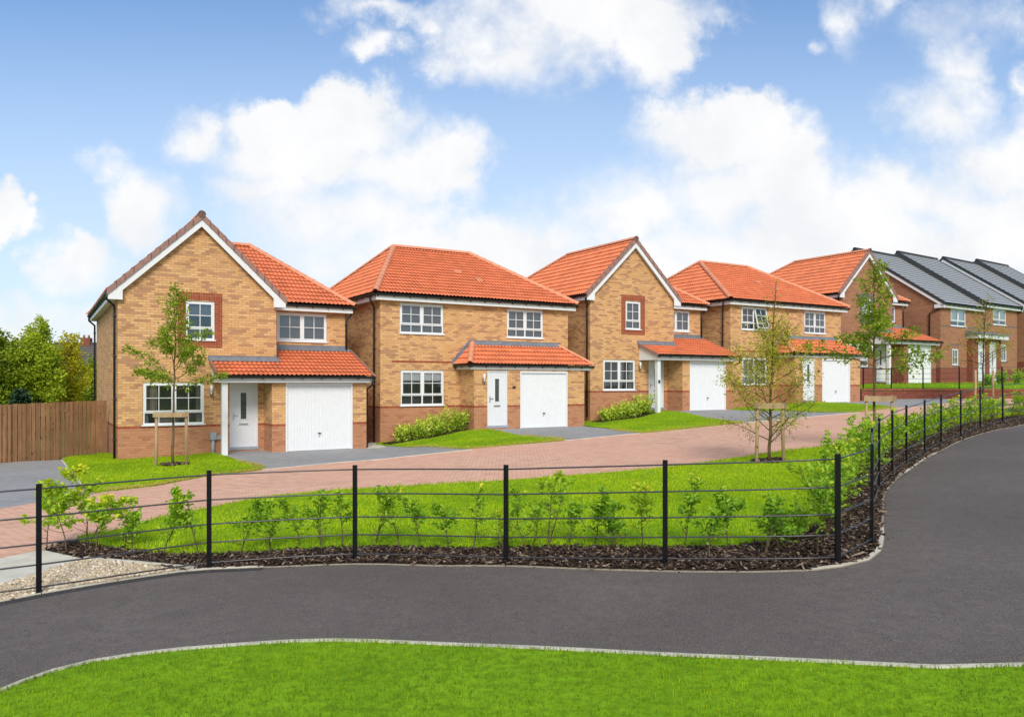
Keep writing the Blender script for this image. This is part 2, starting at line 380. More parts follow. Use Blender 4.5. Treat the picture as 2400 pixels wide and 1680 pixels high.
M['leaf_maple'] = tinted("fresh maple leaves", [(0, (.10, .20, .012)), (.5, (.25, .38, .02)), (1, (.46, .56, .04))], .5, .45)
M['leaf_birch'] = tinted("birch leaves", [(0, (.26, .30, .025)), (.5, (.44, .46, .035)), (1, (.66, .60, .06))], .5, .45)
M['leaf_sapling'] = tinted("beech leaves", [(0, (.12, .30, .03)), (.45, (.33, .56, .04)), (.8, (.56, .72, .06)), (1, (.85, .78, .05))], .45, .5)
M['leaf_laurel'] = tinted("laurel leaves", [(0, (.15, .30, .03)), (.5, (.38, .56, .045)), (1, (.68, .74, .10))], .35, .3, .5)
M['leaf_bg'] = tinted("park tree leaves", [(0, (.11, .18, .015)), (.5, (.38, .50, .03)), (1, (.66, .72, .06))], .55, .5)
M['leaf_yellow'] = tinted("yellowing leaves", [(0, (.22, .24, .015)), (.5, (.54, .51, .025)), (1, (.78, .68, .04))], .55, .5)
M['leaf_dark'] = tinted("dark evergreen needles", [(0, (.012, .035, .018)), (.5, (.022, .06, .024)), (1, (.04, .085, .03))], .6, .1)
M['chip'] = tinted("bark chips", [(0, (.018, .010, .008)), (.4, (.055, .032, .022)), (.75, (.13, .085, .06)), (1, (.34, .26, .19))], .85)
M['pebble'] = tinted("gravel stones", [(0, (.38, .29, .18)), (.5, (.62, .51, .36)), (1, (.82, .73, .58))], .8)
def wood(name, a, b, sc=2.0):
    t = NT(name); c = t.coord(); mp = t.n("Mapping"); mp.inputs["Scale"].default_value = (14, 14, .9); t.l(c, mp.inputs[0])
    n1 = t.noise(mp.outputs[0], sc, 5, .6, .6); n2 = t.noise(c, 1.6, 3)
    col = t.mix(t.smooth(n1, .3, .7), a, b); col = t.mix(t.smooth(n2, .35, .7, 0, .4), col, tuple(x * .6 for x in a))
    kn = t.noise(c, 7, 1); col = t.mix(t.smooth(kn, .70, .76, 0, .8), col, tuple(x * .25 for x in a))
    uv = t.n("SeparateXYZ"); t.l(t.coord("UV"), uv.inputs[0]); wn = t.n("TexWhiteNoise", noise_dimensions='1D'); t.l(t.math('FLOOR', t.math('DIVIDE', uv.outputs[0], .137)), wn.inputs["W"])
    col = t.mix(t.smooth(wn.outputs["Value"], 0, 1, 0, .5), col, tuple(x * .55 for x in a))
    t.principled(col, .85, .2, t.bump(n1, .3, .006)); return t.m
M['fence_wood'] = wood("brown stained timber", (.26, .135, .065), (.37, .215, .115))
M['stake_wood'] = wood("pale treated timber", (.40, .27, .14), (.52, .37, .22))
M['bark'] = wood("young bark", (.11, .075, .03), (.22, .16, .075), 5)
M['bark_dark'] = wood("dark bark", (.05, .035, .025), (.10, .075, .055), 5)
M['stem'] = wood("sapling stem", (.10, .07, .035), (.17, .125, .07), 5)
# ------------------------------------------------------------------ house kit (local axes: x along the front, y to the back, z up)
class Face:
    """a vertical face: u along it (seen from outside left to right), o outwards, z up"""
    def __init__(s, ox, oy, ux, uy): s.o = (ox, oy); s.u = (ux, uy); s.w = (uy, -ux)
    def p(s, u, o, z): return (s.o[0] + s.u[0] * u + s.w[0] * o, s.o[1] + s.u[1] * u + s.w[1] * o, z)
    def box(s, mb, u0, u1, o0, o1, z0, z1):   # o0 < o1
        mb.hexa([s.p(u0, o1, z0), s.p(u1, o1, z0), s.p(u1, o0, z0), s.p(u0, o0, z0), s.p(u0, o1, z1), s.p(u1, o1, z1), s.p(u1, o0, z1), s.p(u0, o0, z1)])

def inside(poly, x, y):
    c = False; n = len(poly)
    for i in range(n):
        (x1, y1), (x2, y2) = poly[i], poly[i - 1]
        if (y1 > y) != (y2 > y) and x < (x2 - x1) * (y - y1) / (y2 - y1) + x1: c = not c
    return c
ZB0, ZB1 = .83, .905
class Walls:
    """brickwork of one house: upper wall, band course and plinth, each one mesh"""
    def __init__(s): s.up, s.lo, s.band = MB(), MB(), MB()
    def add(s, f, outline, holes=(), reveal=.10, band=True):
        V = []; E = []
        def loop(ps):
            b = len(V); V.extend(Vector(p) for p in ps); n = len(ps); E.extend((b + i, b + (i + 1) % n) for i in range(n))
        loop(outline)
        for (u0, u1, z0, z1) in holes: loop([(u0, z0), (u1, z0), (u1, z1), (u0, z1)])
        us = [p[0] for p in outline]; a, b = min(us) - .01, max(us) + .01
        for z in (ZB0, ZB1):
            k = len(V); V.extend([Vector((a, z)), Vector((b, z))]); E.append((k, k + 1))
        r = delaunay_2d_cdt(V, E, [], 0, 1e-5); P = r[0]
        for t in r[2]:
            cx = sum(P[i][0] for i in t) / 3; cz = sum(P[i][1] for i in t) / 3
            if not inside(outline, cx, cz): continue
            if any(u0 < cx < u1 and z0 < cz < z1 for (u0, u1, z0, z1) in holes): continue
            q = [(P[i][0], P[i][1]) for i in t]
            if (q[1][0] - q[0][0]) * (q[2][1] - q[0][1]) - (q[2][0] - q[0][0]) * (q[1][1] - q[0][1]) < 0: q.reverse()
            mb = s.up if cz > ZB1 else (s.band if cz > ZB0 else s.lo)
            mb.poly([f.p(u, 0.0, z) for u, z in q])
        for (u0, u1, z0, z1) in holes:
            for lo, hi, mb in ((-9, ZB0, s.lo), (ZB0, ZB1, s.band), (ZB1, 99, s.up)):
                a, b = max(z0, lo), min(z1, hi)
                if b > a:
                    mb.quad(f.p(u0, 0, a), f.p(u0, -reveal, a), f.p(u0, -reveal, b), f.p(u0, 0, b))
                    mb.quad(f.p(u1, -reveal, a), f.p(u1, 0, a), f.p(u1, 0, b), f.p(u1, -reveal, b))
            s.up.quad(f.p(u0, 0, z1), f.p(u0, -reveal, z1), f.p(u1, -reveal, z1), f.p(u1, 0, z1))
            if z0 > 0: s.lo.quad(f.p(u0, -reveal, z0), f.p(u0, 0, z0), f.p(u1, 0, z0), f.p(u1, -reveal, z0))
    def build(s, parent, up, lo, band):
        s.up.build("brick_wall", up, parent); s.lo.build("plinth", lo, parent); s.band.build("band_course", band, parent)

def window(parent, f, u0, u1, z0, z1, cols=2, low=True, dress=None, open_col=None, sill='white', inner=.055, bars=True, room=True):
    fr = MB(); gl = MB(); o0, o1 = -.095, -.03
    fw = .055
    f.box(fr, u0, u1, o0, o1, z1 - fw, z1); f.box(fr, u0, u1, o0, o1, z0, z0 + fw)
    f.box(fr, u0, u0 + fw, o0, o1, z0 + fw, z1 - fw); f.box(fr, u1 - fw, u1, o0, o1, z0 + fw, z1 - fw)
    iu0, iu1 = u0 + fw, u1 - fw; cw = (iu1 - iu0) / cols
    zt = z0 + fw + (z1 - z0 - 2 * fw) * .27 if low else None
    os_ = None
    for c in range(cols):
        a, b = iu0 + c * cw, iu0 + (c + 1) * cw
        if c < cols - 1: f.box(fr, b - .028, b + .028, o0, o1 - .004, z0 + fw, z1 - fw)
        spans = [(z0 + fw, zt - .02, 1), (zt + .02, z1 - fw, 2)] if low else [(z0 + fw, z1 - fw, 2)]
        if low: f.box(fr, a + (.028 if c else 0), b - (.028 if c < cols - 1 else 0), o0, o1 - .006, zt - .022, zt + .022)
        for (sa, sb, rows) in spans:
            is_open = open_col == c
            tgt, tg = fr, gl
            l, r_ = a + (.028 if c else 0), b - (.028 if c < cols - 1 else 0)
            if is_open:
                if os_ is None: os_ = [l, r_, sa, sb]
                os_[3] = max(os_[3], sb); continue
            so0, so1, w = -.088, -.018, .042
            if rows == 2 or not low:
                f.box(tgt, l, r_, so0, so1, sb - w, sb); f.box(tgt, l, r_, so0, so1, sa, sa + w)
                f.box(tgt, l, l + w, so0, so1, sa + w, sb - w); f.box(tgt, r_ - w, r_, so0, so1, sa + w, sb - w)
            m = w if rows == 2 else 0
            if bars:
                f.box(tgt, (l + r_) / 2 - .011, (l + r_) / 2 + .011, -.062, -.03, sa + m, sb - m)
                for k in range(1, rows): zz = sa + m + (sb - sa - 2 * m) * k / rows; f.box(tgt, l + m, r_ - m, -.060, -.032, zz - .011, zz + .011)
            tg.quad(f.p(l, -.05, sa), f.p(r_, -.05, sa), f.p(r_, -.05, sb), f.p(l, -.05, sb))
    win = fr.build("window", M['white'], parent)
    gl.build("pane", M['glass'], win)
    if os_:
        l, r_, sa, sb = os_; H = sb - sa; th = R(13); sm, gm = MB(), MB()
        def q(u, t, o): return f.p(u, -.03 + math.sin(th) * t + o * math.cos(th), sb - math.cos(th) * t + o * math.sin(th))
        def sbx(a, b, t0, t1, oa=-.025, ob=.03): sm.hexa([q(a, t1, ob), q(b, t1, ob), q(b, t1, oa), q(a, t1, oa), q(a, t0, ob), q(b, t0, ob), q(b, t0, oa), q(a, t0, oa)])
        w = .045
        sbx(l, r_, 0, w); sbx(l, r_, H - w, H); sbx(l, l + w, w, H - w); sbx(r_ - w, r_, w, H - w)
        sbx((l + r_) / 2 - .011, (l + r_) / 2 + .011, w, H - w, -.012, .014)
        for k in (.36, .72): sbx(l + w, r_ - w, H * k - .012, H * k + .012, -.014, .016)
        gm.quad(q(l, H, 0), q(r_, H, 0), q(r_, 0, 0), q(l, 0, 0))
        so_ = sm.build("open_sash", M['white'], win); tag(so_, "white sash tilted open at its lower edge"); gm.build("pane", M['glass'], win)
    sl_ = MB(); f.box(sl_, u0 - .04, u1 + .04, -.095, .045, z0 - .035, z0 + .002)
    sl_.build("sill", M['white'] if sill == 'white' else M['brick_grey'], win)
    if room:
        rm = MB(); dp = -1.3; a, b, c, d = u0 - .35, u1 + .35, z0 - .5, z1 + .12
        P = f.p; e = -.11
        rm.quad(P(a, dp, c), P(a, dp, d), P(b, dp, d), P(b, dp, c)); rm.quad(P(a, e, c), P(a, e, d), P(a, dp, d), P(a, dp, c)); rm.quad(P(b, e, c), P(b, dp, c), P(b, dp, d), P(b, e, d))
        rm.quad(P(a, e, d), P(b, e, d), P(b, dp, d), P(a, dp, d)); rm.quad(P(a, e, c), P(a, dp, c), P(b, dp, c), P(b, e, c))
        rm.build("room_interior", M['room'], win)
    if dress:
        for kind, a, b, c, d in dress:      # fractions of the opening
            cm = MB(); ua, ub = u0 + fw + (u1 - u0 - 2 * fw) * a, u0 + fw + (u1 - u0 - 2 * fw) * b; za, zb_ = z0 + fw + (z1 - z0 - 2 * fw) * c, z0 + fw + (z1 - z0 - 2 * fw) * d
            if kind in ('curtain', 'curtain_warm'):
                n = max(6, int((ub - ua) / .02)); o = [-.15 + .03 * math.sin(i * 1.25) for i in range(n + 1)]
                for i in range(n):
                    x0, x1 = ua + (ub - ua) * i / n, ua + (ub - ua) * (i + 1) / n
                    cm.quad(f.p(x0, o[i], za), f.p(x1, o[i + 1], za), f.p(x1, o[i + 1], zb_), f.p(x0, o[i], zb_))
                cm.build("curtain", M[kind], win)
            elif kind == 'slats':
                n = int((zb_ - za) / .05)
                for i in range(n): f.box(cm, ua, ub, -.15, -.115, za + i * .05, za + i * .05 + .02)
                cm.build("venetian_blind", M['blind'], win)
            elif kind == 'table':
                f.box(cm, ua, ub, -.8, -.4, za, zb_); cm.build("furniture", M['curtain_warm'], win)
            else:
                n = 5
                for i in range(n): z_a = za + (zb_ - za) * i / n; f.box(cm, ua, ub, -.125 - .012 * (i % 2), -.115, z_a, z_a + (zb_ - za) / n)
                cm.build("blind", M[kind], win)
    return win

def soldier(parent, f, u0, u1, z0, z1, mat_v, mat_h):
    """proud brick surround round a window"""
    t = .235; e = .006; top = None
    for nm, m_, q in (("brick_lintel", mat_v, (u0 - t, u1 + t, z1, z1 + t)), ("brick_cill", mat_v, (u0 - t, u1 + t, z0 - t, z0)), ("brick_jamb", mat_h, (u0 - t, u0, z0, z1)), ("brick_jamb", mat_h, (u1, u1 + t, z0, z1))):
        v = MB(); f.box(v, q[0], q[1], -.02, e, q[2], q[3]); v.build(nm, m_, parent)
    

def front_door(parent, f, u0, u1, z0, z1, head=0.0):
    d = MB(); fw = .06; zt = z1 - head
    f.box(d, u0, u0 + fw, -.10, -.02, z0, z1); f.box(d, u1 - fw, u1, -.10, -.02, z0, z1); f.box(d, u0 + fw, u1 - fw, -.10, -.02, zt - fw, z1)
    frm = d.build("door", M['door_white'], parent)
    lf = MB(); a, b, c = u0 + fw, u1 - fw, z0 + .03
    gu0, gu1 = (a + b) / 2 - .12, (a + b) / 2 + .12; gz0, gz1 = c + (zt - c) * .42, zt - .28
    f.box(lf, a, gu0, -.09, -.045, c, zt - fw); f.box(lf, gu1, b, -.09, -.045, c, zt - fw)
    f.box(lf, gu0, gu1, -.09, -.045, c, gz0); f.box(lf, gu0, gu1, -.09, -.045, gz1, zt - fw)
    for x in (a + .1, b - .1): f.box(lf, x - .005, x + .005, -.047, -.041, c + .22, zt - .2)    # moulded lines
    for x in ((a + b) / 2 - .2, (a + b) / 2 + .2): f.box(lf, x - .004, x + .004, -.047, -.042, c + .22, zt - .2)
    f.box(lf, a + .1, b - .1, -.047, -.041, c + .215, c + .225); f.box(lf, a + .1, b - .1, -.047, -.041, zt - .205, zt - .195)
    lf.build("door_leaf", M['door_white'], frm)
    g = MB(); f.box(g, gu0 + .02, gu1 - .02, -.075, -.06, gz0 + .02, gz1 - .02); g.build("door_glass", M['door_glass'], frm)
    g = MB()
    for x0, x1, y0, y1 in ((gu0, gu0 + .03, gz0, gz1), (gu1 - .03, gu1, gz0, gz1), (gu0 + .03, gu1 - .03, gz0, gz0 + .03), (gu0 + .03, gu1 - .03, gz1 - .03, gz1)): f.box(g, x0, x1, -.06, -.032, y0, y1)
    g.build("glazing_frame", M['white'], frm)
    h = MB(); f.box(h, a + .05, a + .085, -.045, -.03, c + .86, c + 1.10); f.box(h, a + .055, a + .20, -.02, 0, c + 1.0, c + 1.02); f.box(h, a + .06, a + .08, -.03, -.0, c + 1.0, c + 1.02)
    h.build("handle", M['chrome'], frm)
    l = MB(); f.box(l, (a + b) / 2 - .14, (a + b) / 2 + .14, -.046, -.03, gz0 - .16, gz0 - .10); l.build("letter_plate", M['chrome'], frm)
    s_ = MB(); f.box(s_, u0 - .04, u1 + .04, -.10, .02, z0 - .06, z0 + .03); s_.build("threshold", M['meter'], frm)

def garage_door(parent, f, u0, u1, z1):
    fr = MB(); w = .055
    f.box(fr, u0, u0 + w, -.10, .004, -.05, z1); f.box(fr, u1 - w, u1, -.10, .004, -.05, z1); f.box(fr, u0 + w, u1 - w, -.10, .004, z1 - .075, z1)
    g = fr.build("garage_door", M['white'], parent)
    p = MB(); a, b = u0 + w, u1 - w; n = 23; st = (b - a) / n
    for i in range(n):
        x = a + i * st
        prof = [(x, -.05), (x + st * .62, -.05), (x + st * .72, -.058), (x + st * .9, -.058), (x + st, -.05)]
        for (xa, oa), (xb, ob) in zip(prof, prof[1:]): p.quad(f.p(xa, oa, .03), f.p(xb, ob, .03), f.p(xb, ob, z1 - .075), f.p(xa, oa, z1 - .075))
    f.box(p, a, b, -.062, -.042, .02, .075); f.box(p, a, b, -.062, -.046, z1 - .12, z1 - .075)
    p.build("door_panel", M['white'], g)
    s_ = MB(); f.box(s_, a + .02, b - .02, -.06, -.045, -.02, .022); s_.build("rubber_seal", M['black'], g)
    h = MB(); m = (a + b) / 2
    h.tube([f.p(m, -.05, .57), f.p(m, -.01, .57)], .02, 8); f.box(h, m - .06, m + .05, -.015, .005, .56, .585)
    h.build("handle", M['black'], g); h = MB(); f.box(h, m - .02, m + .02, -.055, -.04, .45, .49); h.build("lock", M['chrome'], g)

def wall_lamp(parent, f, u, z):
    b = MB(); f.box(b, u - .035, u + .035, 0, .04, z - .12, z + .03); b.tube([f.p(u, .03, z - .05), f.p(u, .10, z - .05)], .012, 6); b.tube([f.p(u, .11, z - .1), f.p(u, .11, z + .0)], .045, 10)
    o = b.build("wall_lamp", M['chrome'], parent)
    g = MB(); g.tube([f.p(u, .11, z), f.p(u, .11, z + .21)], .043, 10); g.build("lamp_shade", M['lampglass'], o)

def pan(a): x = a / .148; return .017 * math.cos(2 * math.pi * x) + .006 * math.cos(4 * math.pi * x + .9)
def slope(name, poly, mat, parent, kind='pan', origin=None, lift=.03):
    """one roof slope tiled with real courses; poly is planar, its first edge runs along the eaves"""
    P = [Vector(p) for p in poly]; n = Vector((0, 0, 0))
    for i in range(len(P)): n += P[i].cross(P[(i + 1) % len(P)])
    n.normalize()
    if n.z < 0: n = -n
    a = (P[1] - P[0]).normalized(); b = n.cross(a)
    if b.z < 0: a = -a; b = n.cross(a)
    O = Vector(origin) if origin else P[0]
    A = [(p - O).dot(a) for p in P]; B = [(p - O).dot(b) for p in P]
    tw, ga, step = (.296, .31, .036) if kind == 'pan' else (.33, .36, .036)
    ns = 14 if kind == 'pan' else 1
    a0, a1 = math.floor(min(A) / tw) - .0, math.ceil(max(A) / tw); b0, b1 = math.floor(min(B) / ga + 1e-4), math.ceil(max(B) / ga - 1e-4)
    bm = bmesh.new(); uvl = bm.loops.layers.uv.new("UVMap"); rng = random.Random(7 + len(poly) + int(abs(A[1]) * 100))
    na = int((a1 - a0) * ns); rows = []
    for j in range(int(b0), int(b1)):
        jit = [rng.uniform(-.004, .004) * (kind == 'pan') for _ in range(int(a1 - a0) + 2)]
        for (bb, st) in ((j * ga, step), ((j + 1) * ga + (.045 if kind == 'pan' else .09), -.006)):
            row = []
            for i in range(na + 1):
                aa = (a0 + i / ns) * tw; h = (pan(aa) if kind == 'pan' else 0) + st + lift + (jit[int(i / ns)] if st > 0 else 0)
                row.append(bm.verts.new(O + a * aa + b * bb + n * h))
            rows.append(row)
    for r in range(len(rows) - 1):
        j = (r + 1) // 2 + .5
        for i in range(na):
            f = bm.faces.new((rows[r][i], rows[r][i + 1], rows[r + 1][i + 1], rows[r + 1][i])); f.smooth = False
            k = a0 + (i + .5) / ns
            for l in f.loops: l[uvl].uv = (k, j)
    nP = len(P); c = sum(P, Vector()) / nP
    for i in range(nP):
        e = P[(i + 1) % nP] - P[i]; pn = e.cross(n).normalized()
        if (c - P[i]).dot(pn) > 0: pn = -pn
        pt = P[i] + pn * .001
        if (P[i] - O).dot(b) < .01 and (P[(i + 1) % nP] - O).dot(b) < .01 and origin is None: continue
        bmesh.ops.bisect_plane(bm, geom=bm.verts[:] + bm.edges[:] + bm.faces[:], dist=1e-5, plane_co=pt, plane_no=pn, clear_outer=True)
    me = bpy.data.meshes.new(name); bm.to_mesh(me); bm.free(); me.materials.append(mat)
    return link_mesh(name, me, parent)

def capping(name, p, q, r, mat, parent, seg=.42, end=False):
    """half-round ridge or hip tiles from p to q, bedded one over the next"""
    p, q = Vector(p), Vector(q); d = q - p; L = d.length; d.normalize(); x = d.cross(Vector((0, 0, 1))).normalized(); y = x.cross(d)
    k = max(1, round(L / seg)); V = []; Fc = []; uv = []
    for i in range(k):
        for (t, rr) in ((i * L / k, r * .97), ((i + 1) * L / k + .03, r * 1.06)):
            b = len(V)
            for j in range(9): an = math.pi * (j / 8) ; V.append(p + d * t + x * math.cos(an) * rr + y * (math.sin(an) * rr * .95)); uv.append((i + .5, .5))
        Fc += [(b - 9 + j, b - 9 + j + 1, b + j + 1, b + j) for j in range(8)]
    o = arrays_mesh(name, V, Fc, mat, parent, uv=uv)
    if end:
        mb = MB(); pp = p - d * .02
        mb.poly([pp + x * math.cos(math.pi * 2 * j / 14) * r * 1.05 + y * (math.sin(math.pi * 2 * j / 14) * r * 1.05) for j in range(14)])
        mb.tube([pp, p + d * .06], r * 1.03, 14)
        mb.build("ridge_end_cap", end, parent)
    return o

def gutter(parent, p, q, every=.9, out=(0, -1, 0)):
    g = MB(); p, q, o = Vector(p), Vector(q), Vector(out)
    d = (q - p).normalized(); r = .058
    arc = [(math.cos(math.pi + math.pi * j / 8) * r, math.sin(math.pi + math.pi * j / 8) * r * 1.05) for j in range(9)]
    V = []
    for P0 in (p, q): V += [P0 + o * x + Vector((0, 0, z)) for x, z in arc]
    g.add(V, [(j, j + 1, 10 + j, 9 + j) for j in range(8)] + [tuple(range(9)), tuple(range(17, 8, -1))], False)
    g.bar(p + o * r + Vector((0, 0, -.004)), q + o * r + Vector((0, 0, -.004)), .016, .018); g.bar(p + o * .0 + Vector((0, 0, .006)), q + Vector((0, 0, .006)), .09, .006)
    n = int((q - p).length / every)
    for i in range(n + 1):
        c = p + d * min((q - p).length - .03, .12 + i * every)
        g.bar(c + Vector((0, 0, -.07)) - o * .05, c + Vector((0, 0, -.05)) + o * .04, .035, .022); g.bar(c - o * .055 + Vector((0, 0, -.10)), c - o * .055 + Vector((0, 0, .0)), .035, .02)
    return g.build("gutter", M['black'], parent)
def downpipe(parent, points, clips=()):
    d = MB(); d.tube(points, .036, 8)
    for (x, y, z) in clips: d.tube([(x, y, z - .03), (x, y, z + .03)], .047, 8)
    return d.build("downpipe", M['black'], parent)

PAL_BUFF = dict(up='brick_buff', lo='brick_buff_low', band='brick_band', sv='brick_soldier', sh='brick_band', verge='verge', tile='tile', hip='hip', sill='white')
PAL_TAN = dict(PAL_BUFF, up='brick_tan', lo='brick_red', band='brick_grey', sv='brick_grey_soldier', sh='brick_grey', sill='grey')

def gabled_house(name, k, pal, dress_low=None, dress_up=None):
    h = empty(name, (*HOUSES[k][:2], HOUSES[k][2]), HYAW); g = pal
    Wg, We, D, gp, ge, gd, rd = 4.68, 7.42, 9.6, 4.296, 7.439, .953, 1.122
    zr, ze, sm, so = 7.42, 4.93, 2.34, -.27; k_ = (zr - ze) / (sm - so)
    rake = lambda s: zr - abs(s - sm) * k_
    lean = lambda d: 2.42 + .385 * (d + 1.25)
    fr = Face(0, 0, 1, 0); ga = Face(0, -gd, 1, 0); rc = Face(0, rd, 1, 0)
    wl, wu, wr, dr = (.683, 2.435, .927, 2.222), (1.897, 2.747, 3.557, 4.769), (4.99, 6.744, 3.655, 4.635), (3.2, 4.09, .12, 2.2)
    w_ = Walls()
    w_.add(fr, [(0, -.7), (Wg, -.7), (Wg, rake(Wg) - .2), (sm, zr - .2), (0, rake(0) - .2)], [wl, wu, dr])
    w_.add(ga, [(gp, -.7), (ge, -.7), (ge, 2.42), (gp, 2.42)], [(4.731, 6.95, -.8, 2.194)], .12)
    w_.add(Face(gp, 0, 0, -1), [(0, -.7), (gd, -.7), (gd, 2.4), (0, 2.75)])
    w_.add(rc, [(Wg, 2.3), (We, 2.3), (We, 4.8), (Wg, 4.8)], [wr])
    w_.add(Face(Wg, 0, 0, 1), [(0, 2.3), (rd, 2.3), (rd, 4.98), (0, 4.98)])
    w_.add(Face(We + .019, 0, 0, 1), [(-gd, -.7), (D, -.7), (D, 4.8), (rd, 4.8), (rd, lean(rd) - .03), (-gd, lean(-gd) - .03)])
    w_.add(Face(0, 0, 0, -1), [(-D, -.7), (0, -.7), (0, 4.98), (-D, 4.98)])
    w_.add(Face(We + .019, D, -1, 0), [(0, -.7), (We + .019, -.7), (We + .019, 4.8), (0, 4.8)])
    w_.build(h, M[g['up']], M[g['lo']], M[g['band']])
    window(h, fr, *wl, 2, True, dress_low, sill=g['sill']); window(h, fr, *wu, 1, True, dress_up, sill=g['sill']); window(h, rc, *wr, 2, False, [('net', 0, 1, 0, 1)], sill=g['sill'])
    soldier(h, fr, wu[0], wu[1], wu[2], wu[3] + .03, M[g['sv']], M[g['sh']])
    front_door(h, fr, *dr); garage_door(h, ga, 4.731, 6.95, 2.194); wall_lamp(h, fr, 2.64, 1.92)
    # roofs
    T, HP, VG, WH = M[g['tile']], M[g['hip']], M[g['verge']], M['white']
    dv, dr_, db = -.13, 4.9, D + .25; s2 = 2 * sm - so; sr, dee = 7.68, .80
    rf = slope("roof", [(so, dv, ze), (so, db, ze), (sm, dr_, zr), (sm, dv, zr)], T, h)
    for poly in ([(s2, dv, ze), (s2, dee, ze), (sm, dr_, zr), (sm, dv, zr)], [(s2, dee, ze), (sr, dee, ze), (s2, dr_, zr), (sm, dr_, zr)], [(sr, dee, ze), (sr, db, ze), (s2, dr_, zr)], [(sr, db, ze), (so, db, ze), (sm, dr_, zr), (s2, dr_, zr)]):
        slope("roof_slope", poly, T, rf)
    zc = zr + .035
    capping("ridge_tiles", (sm, dv - .07, zc), (sm, dr_, zc), .115, HP, rf, end=VG); capping("ridge_tiles", (sm, dr_, zc), (s2, dr_, zc), .115, HP, rf)
    for q in ((sr, dee, ze + .03), (sr, db, ze + .03)): capping("hip_tiles", (s2, dr_, zc), q, .105, HP, rf)
    capping("hip_tiles", (sm, dr_, zc), (so, db, ze + .03), .105, HP, rf)
    nseg = 11
    for sg in (-1, 1):
        vg = MB(); bb = MB(); sf = MB()
        X = lambda t: sm + sg * t * (sm - so)
        for i in range(nseg):
            t0, t1 = i / nseg, (i + 1) / nseg + .012
            vg.prism([(X(t0), -.205, rake(X(t0)) - .115), (X(t1), -.205, rake(X(t1)) - .10), (X(t1), -.205, rake(X(t1)) + .105), (X(t0), -.205, rake(X(t0)) + .075)], (0, .15, 0))
        bb.prism([(sm, -.165, zr - .10), (sm, -.165, zr - .34), (X(.85), -.165, rake(X(.85)) - .34), (X(.85), -.165, ze - .25), (X(1.0), -.165, ze - .25), (X(1.0), -.165, ze - .09)], (0, .03, 0))
        sf.prism([(sm, -.135, zr - .25), (X(.9), -.135, rake(X(.9)) - .25), (X(.9), -.135, rake(X(.9)) - .275), (sm, -.135, zr - .275)], (0, .14, 0))
        vg.build("verge_tiles", VG, rf); bb.build("bargeboard", WH, rf); sf.build("verge_soffit", WH, rf)
    fa = MB()
    fa.box(so + .055, so + .08, -.13, D + .2, 4.70, 4.89); fa.box(so + .08, 0.004, -.13, D + .2, 4.70, 4.72)
    fa.box(s2 - .25, sr - .07, dee + .06, dee + .085, 4.69, 4.88); fa.box(Wg + .002, sr - .08, dee + .085, rd - .002, 4.695, 4.715)
    fa.box(sr - .085, sr - .06, dee + .085, D + .2, 4.70, 4.89); fa.box(We + .021, sr - .085, rd, D + .2, 4.70, 4.72); fa.box(so, sr, D + .19, D + .215, 4.70, 4.88); fa.box(so + .08, sr - .09, D + .002, D + .19, 4.70, 4.72)
    fa.build("fascia", WH, rf)
    gutter(rf, (so - .0, -.18, 4.905), (so - .0, D + .25, 4.905), .9, (-1, 0, 0)); gutter(rf, (s2 - .02, dee, 4.895), (sr + .02, dee, 4.895), .55); gutter(rf, (sr + .0, dee, 4.905), (sr + .0, D + .25, 4.905), .9, (1, 0, 0))
    for y in (.12, D - .1):
        downpipe(h, [(so - .02, y - .2, 4.87), (so - .02, y - .2, 4.68), (-.075, y, 4.5), (-.075, y, 4.3), (-.075, y, -.2)], [(-.075, y, z) for z in (4.2, 3.0, 1.7, .5)])
    downpipe(h, [(sr - .05, dee + .2, 4.86), (sr - .05, dee + .25, 4.66), (We + .02, rd - .06, 4.45), (We + .02, rd - .06, 3.36)], [(We + .02, rd - .06, 4.3)])
    # lean-to roof over garage and porch
    lt = slope("lean_to_roof", [(2.62, -1.25, lean(-1.25)), (7.62, -1.25, lean(-1.25)), (7.62, 0, lean(0)), (2.62, 0, lean(0))], T, h, lift=.02)
    slope("roof_slope", [(Wg, 0, lean(0)), (7.62, 0, lean(0)), (7.62, rd, lean(rd)), (Wg, rd, lean(rd))], T, lt, origin=(2.62, -1.25, lean(-1.25)), lift=.02)
    zt = .06
    for x0, d1 in ((2.585, .0), (7.60, rd)):
        v2 = MB(); d0 = -1.27
        v2.prism([(x0, d0, lean(d0) - .07), (x0, d1, lean(d1) - .07), (x0, d1, lean(d1) + zt), (x0, d0, lean(d0) + zt)], (.05, 0, 0))
        v2.build("verge_tiles", VG, lt)
    fw = MB(); fw.box(2.66, 7.52, -1.15, -1.12, 2.215, 2.385); fw.box(2.70, 4.29, -1.118, -.004, 2.225, 2.245); fw.box(4.29, 7.50, -1.118, -gd - .001, 2.225, 2.245)
    fw.prism([(2.66, -1.12, 2.215), (2.66, -.003, 2.215), (2.66, -.003, lean(0) - .08), (2.66, -1.12, lean(-1.12) - .08)], (.03, 0, 0)); fw.box(7.44, 7.52, -1.12, -gd + .02, 2.215, 2.36)
    fw.build("fascia", WH, lt); gutter(lt, (2.60, -1.27, 2.41), (7.64, -1.27, 2.41), .62)
    downpipe(h, [(7.56, -1.24, 2.36), (7.56, -1.2, 2.15), (7.49, -.86, 1.98), (7.49, -.86, -.2)])
    fl = MB()
    fl.box(2.55, Wg + .012, -.012, -.001, lean(0) + .02, lean(0) + .17); fl.hexa([(2.58, -.13, lean(-.13) + .05), (Wg + .1, -.13, lean(-.13) + .05), (Wg + .1, -.01, lean(0) + .05), (2.58, -.01, lean(0) + .05), (2.58, -.13, lean(-.13) + .065), (Wg + .1, -.13, lean(-.13) + .065), (Wg + .03, -.01, lean(0) + .12), (2.58, -.01, lean(0) + .12)])
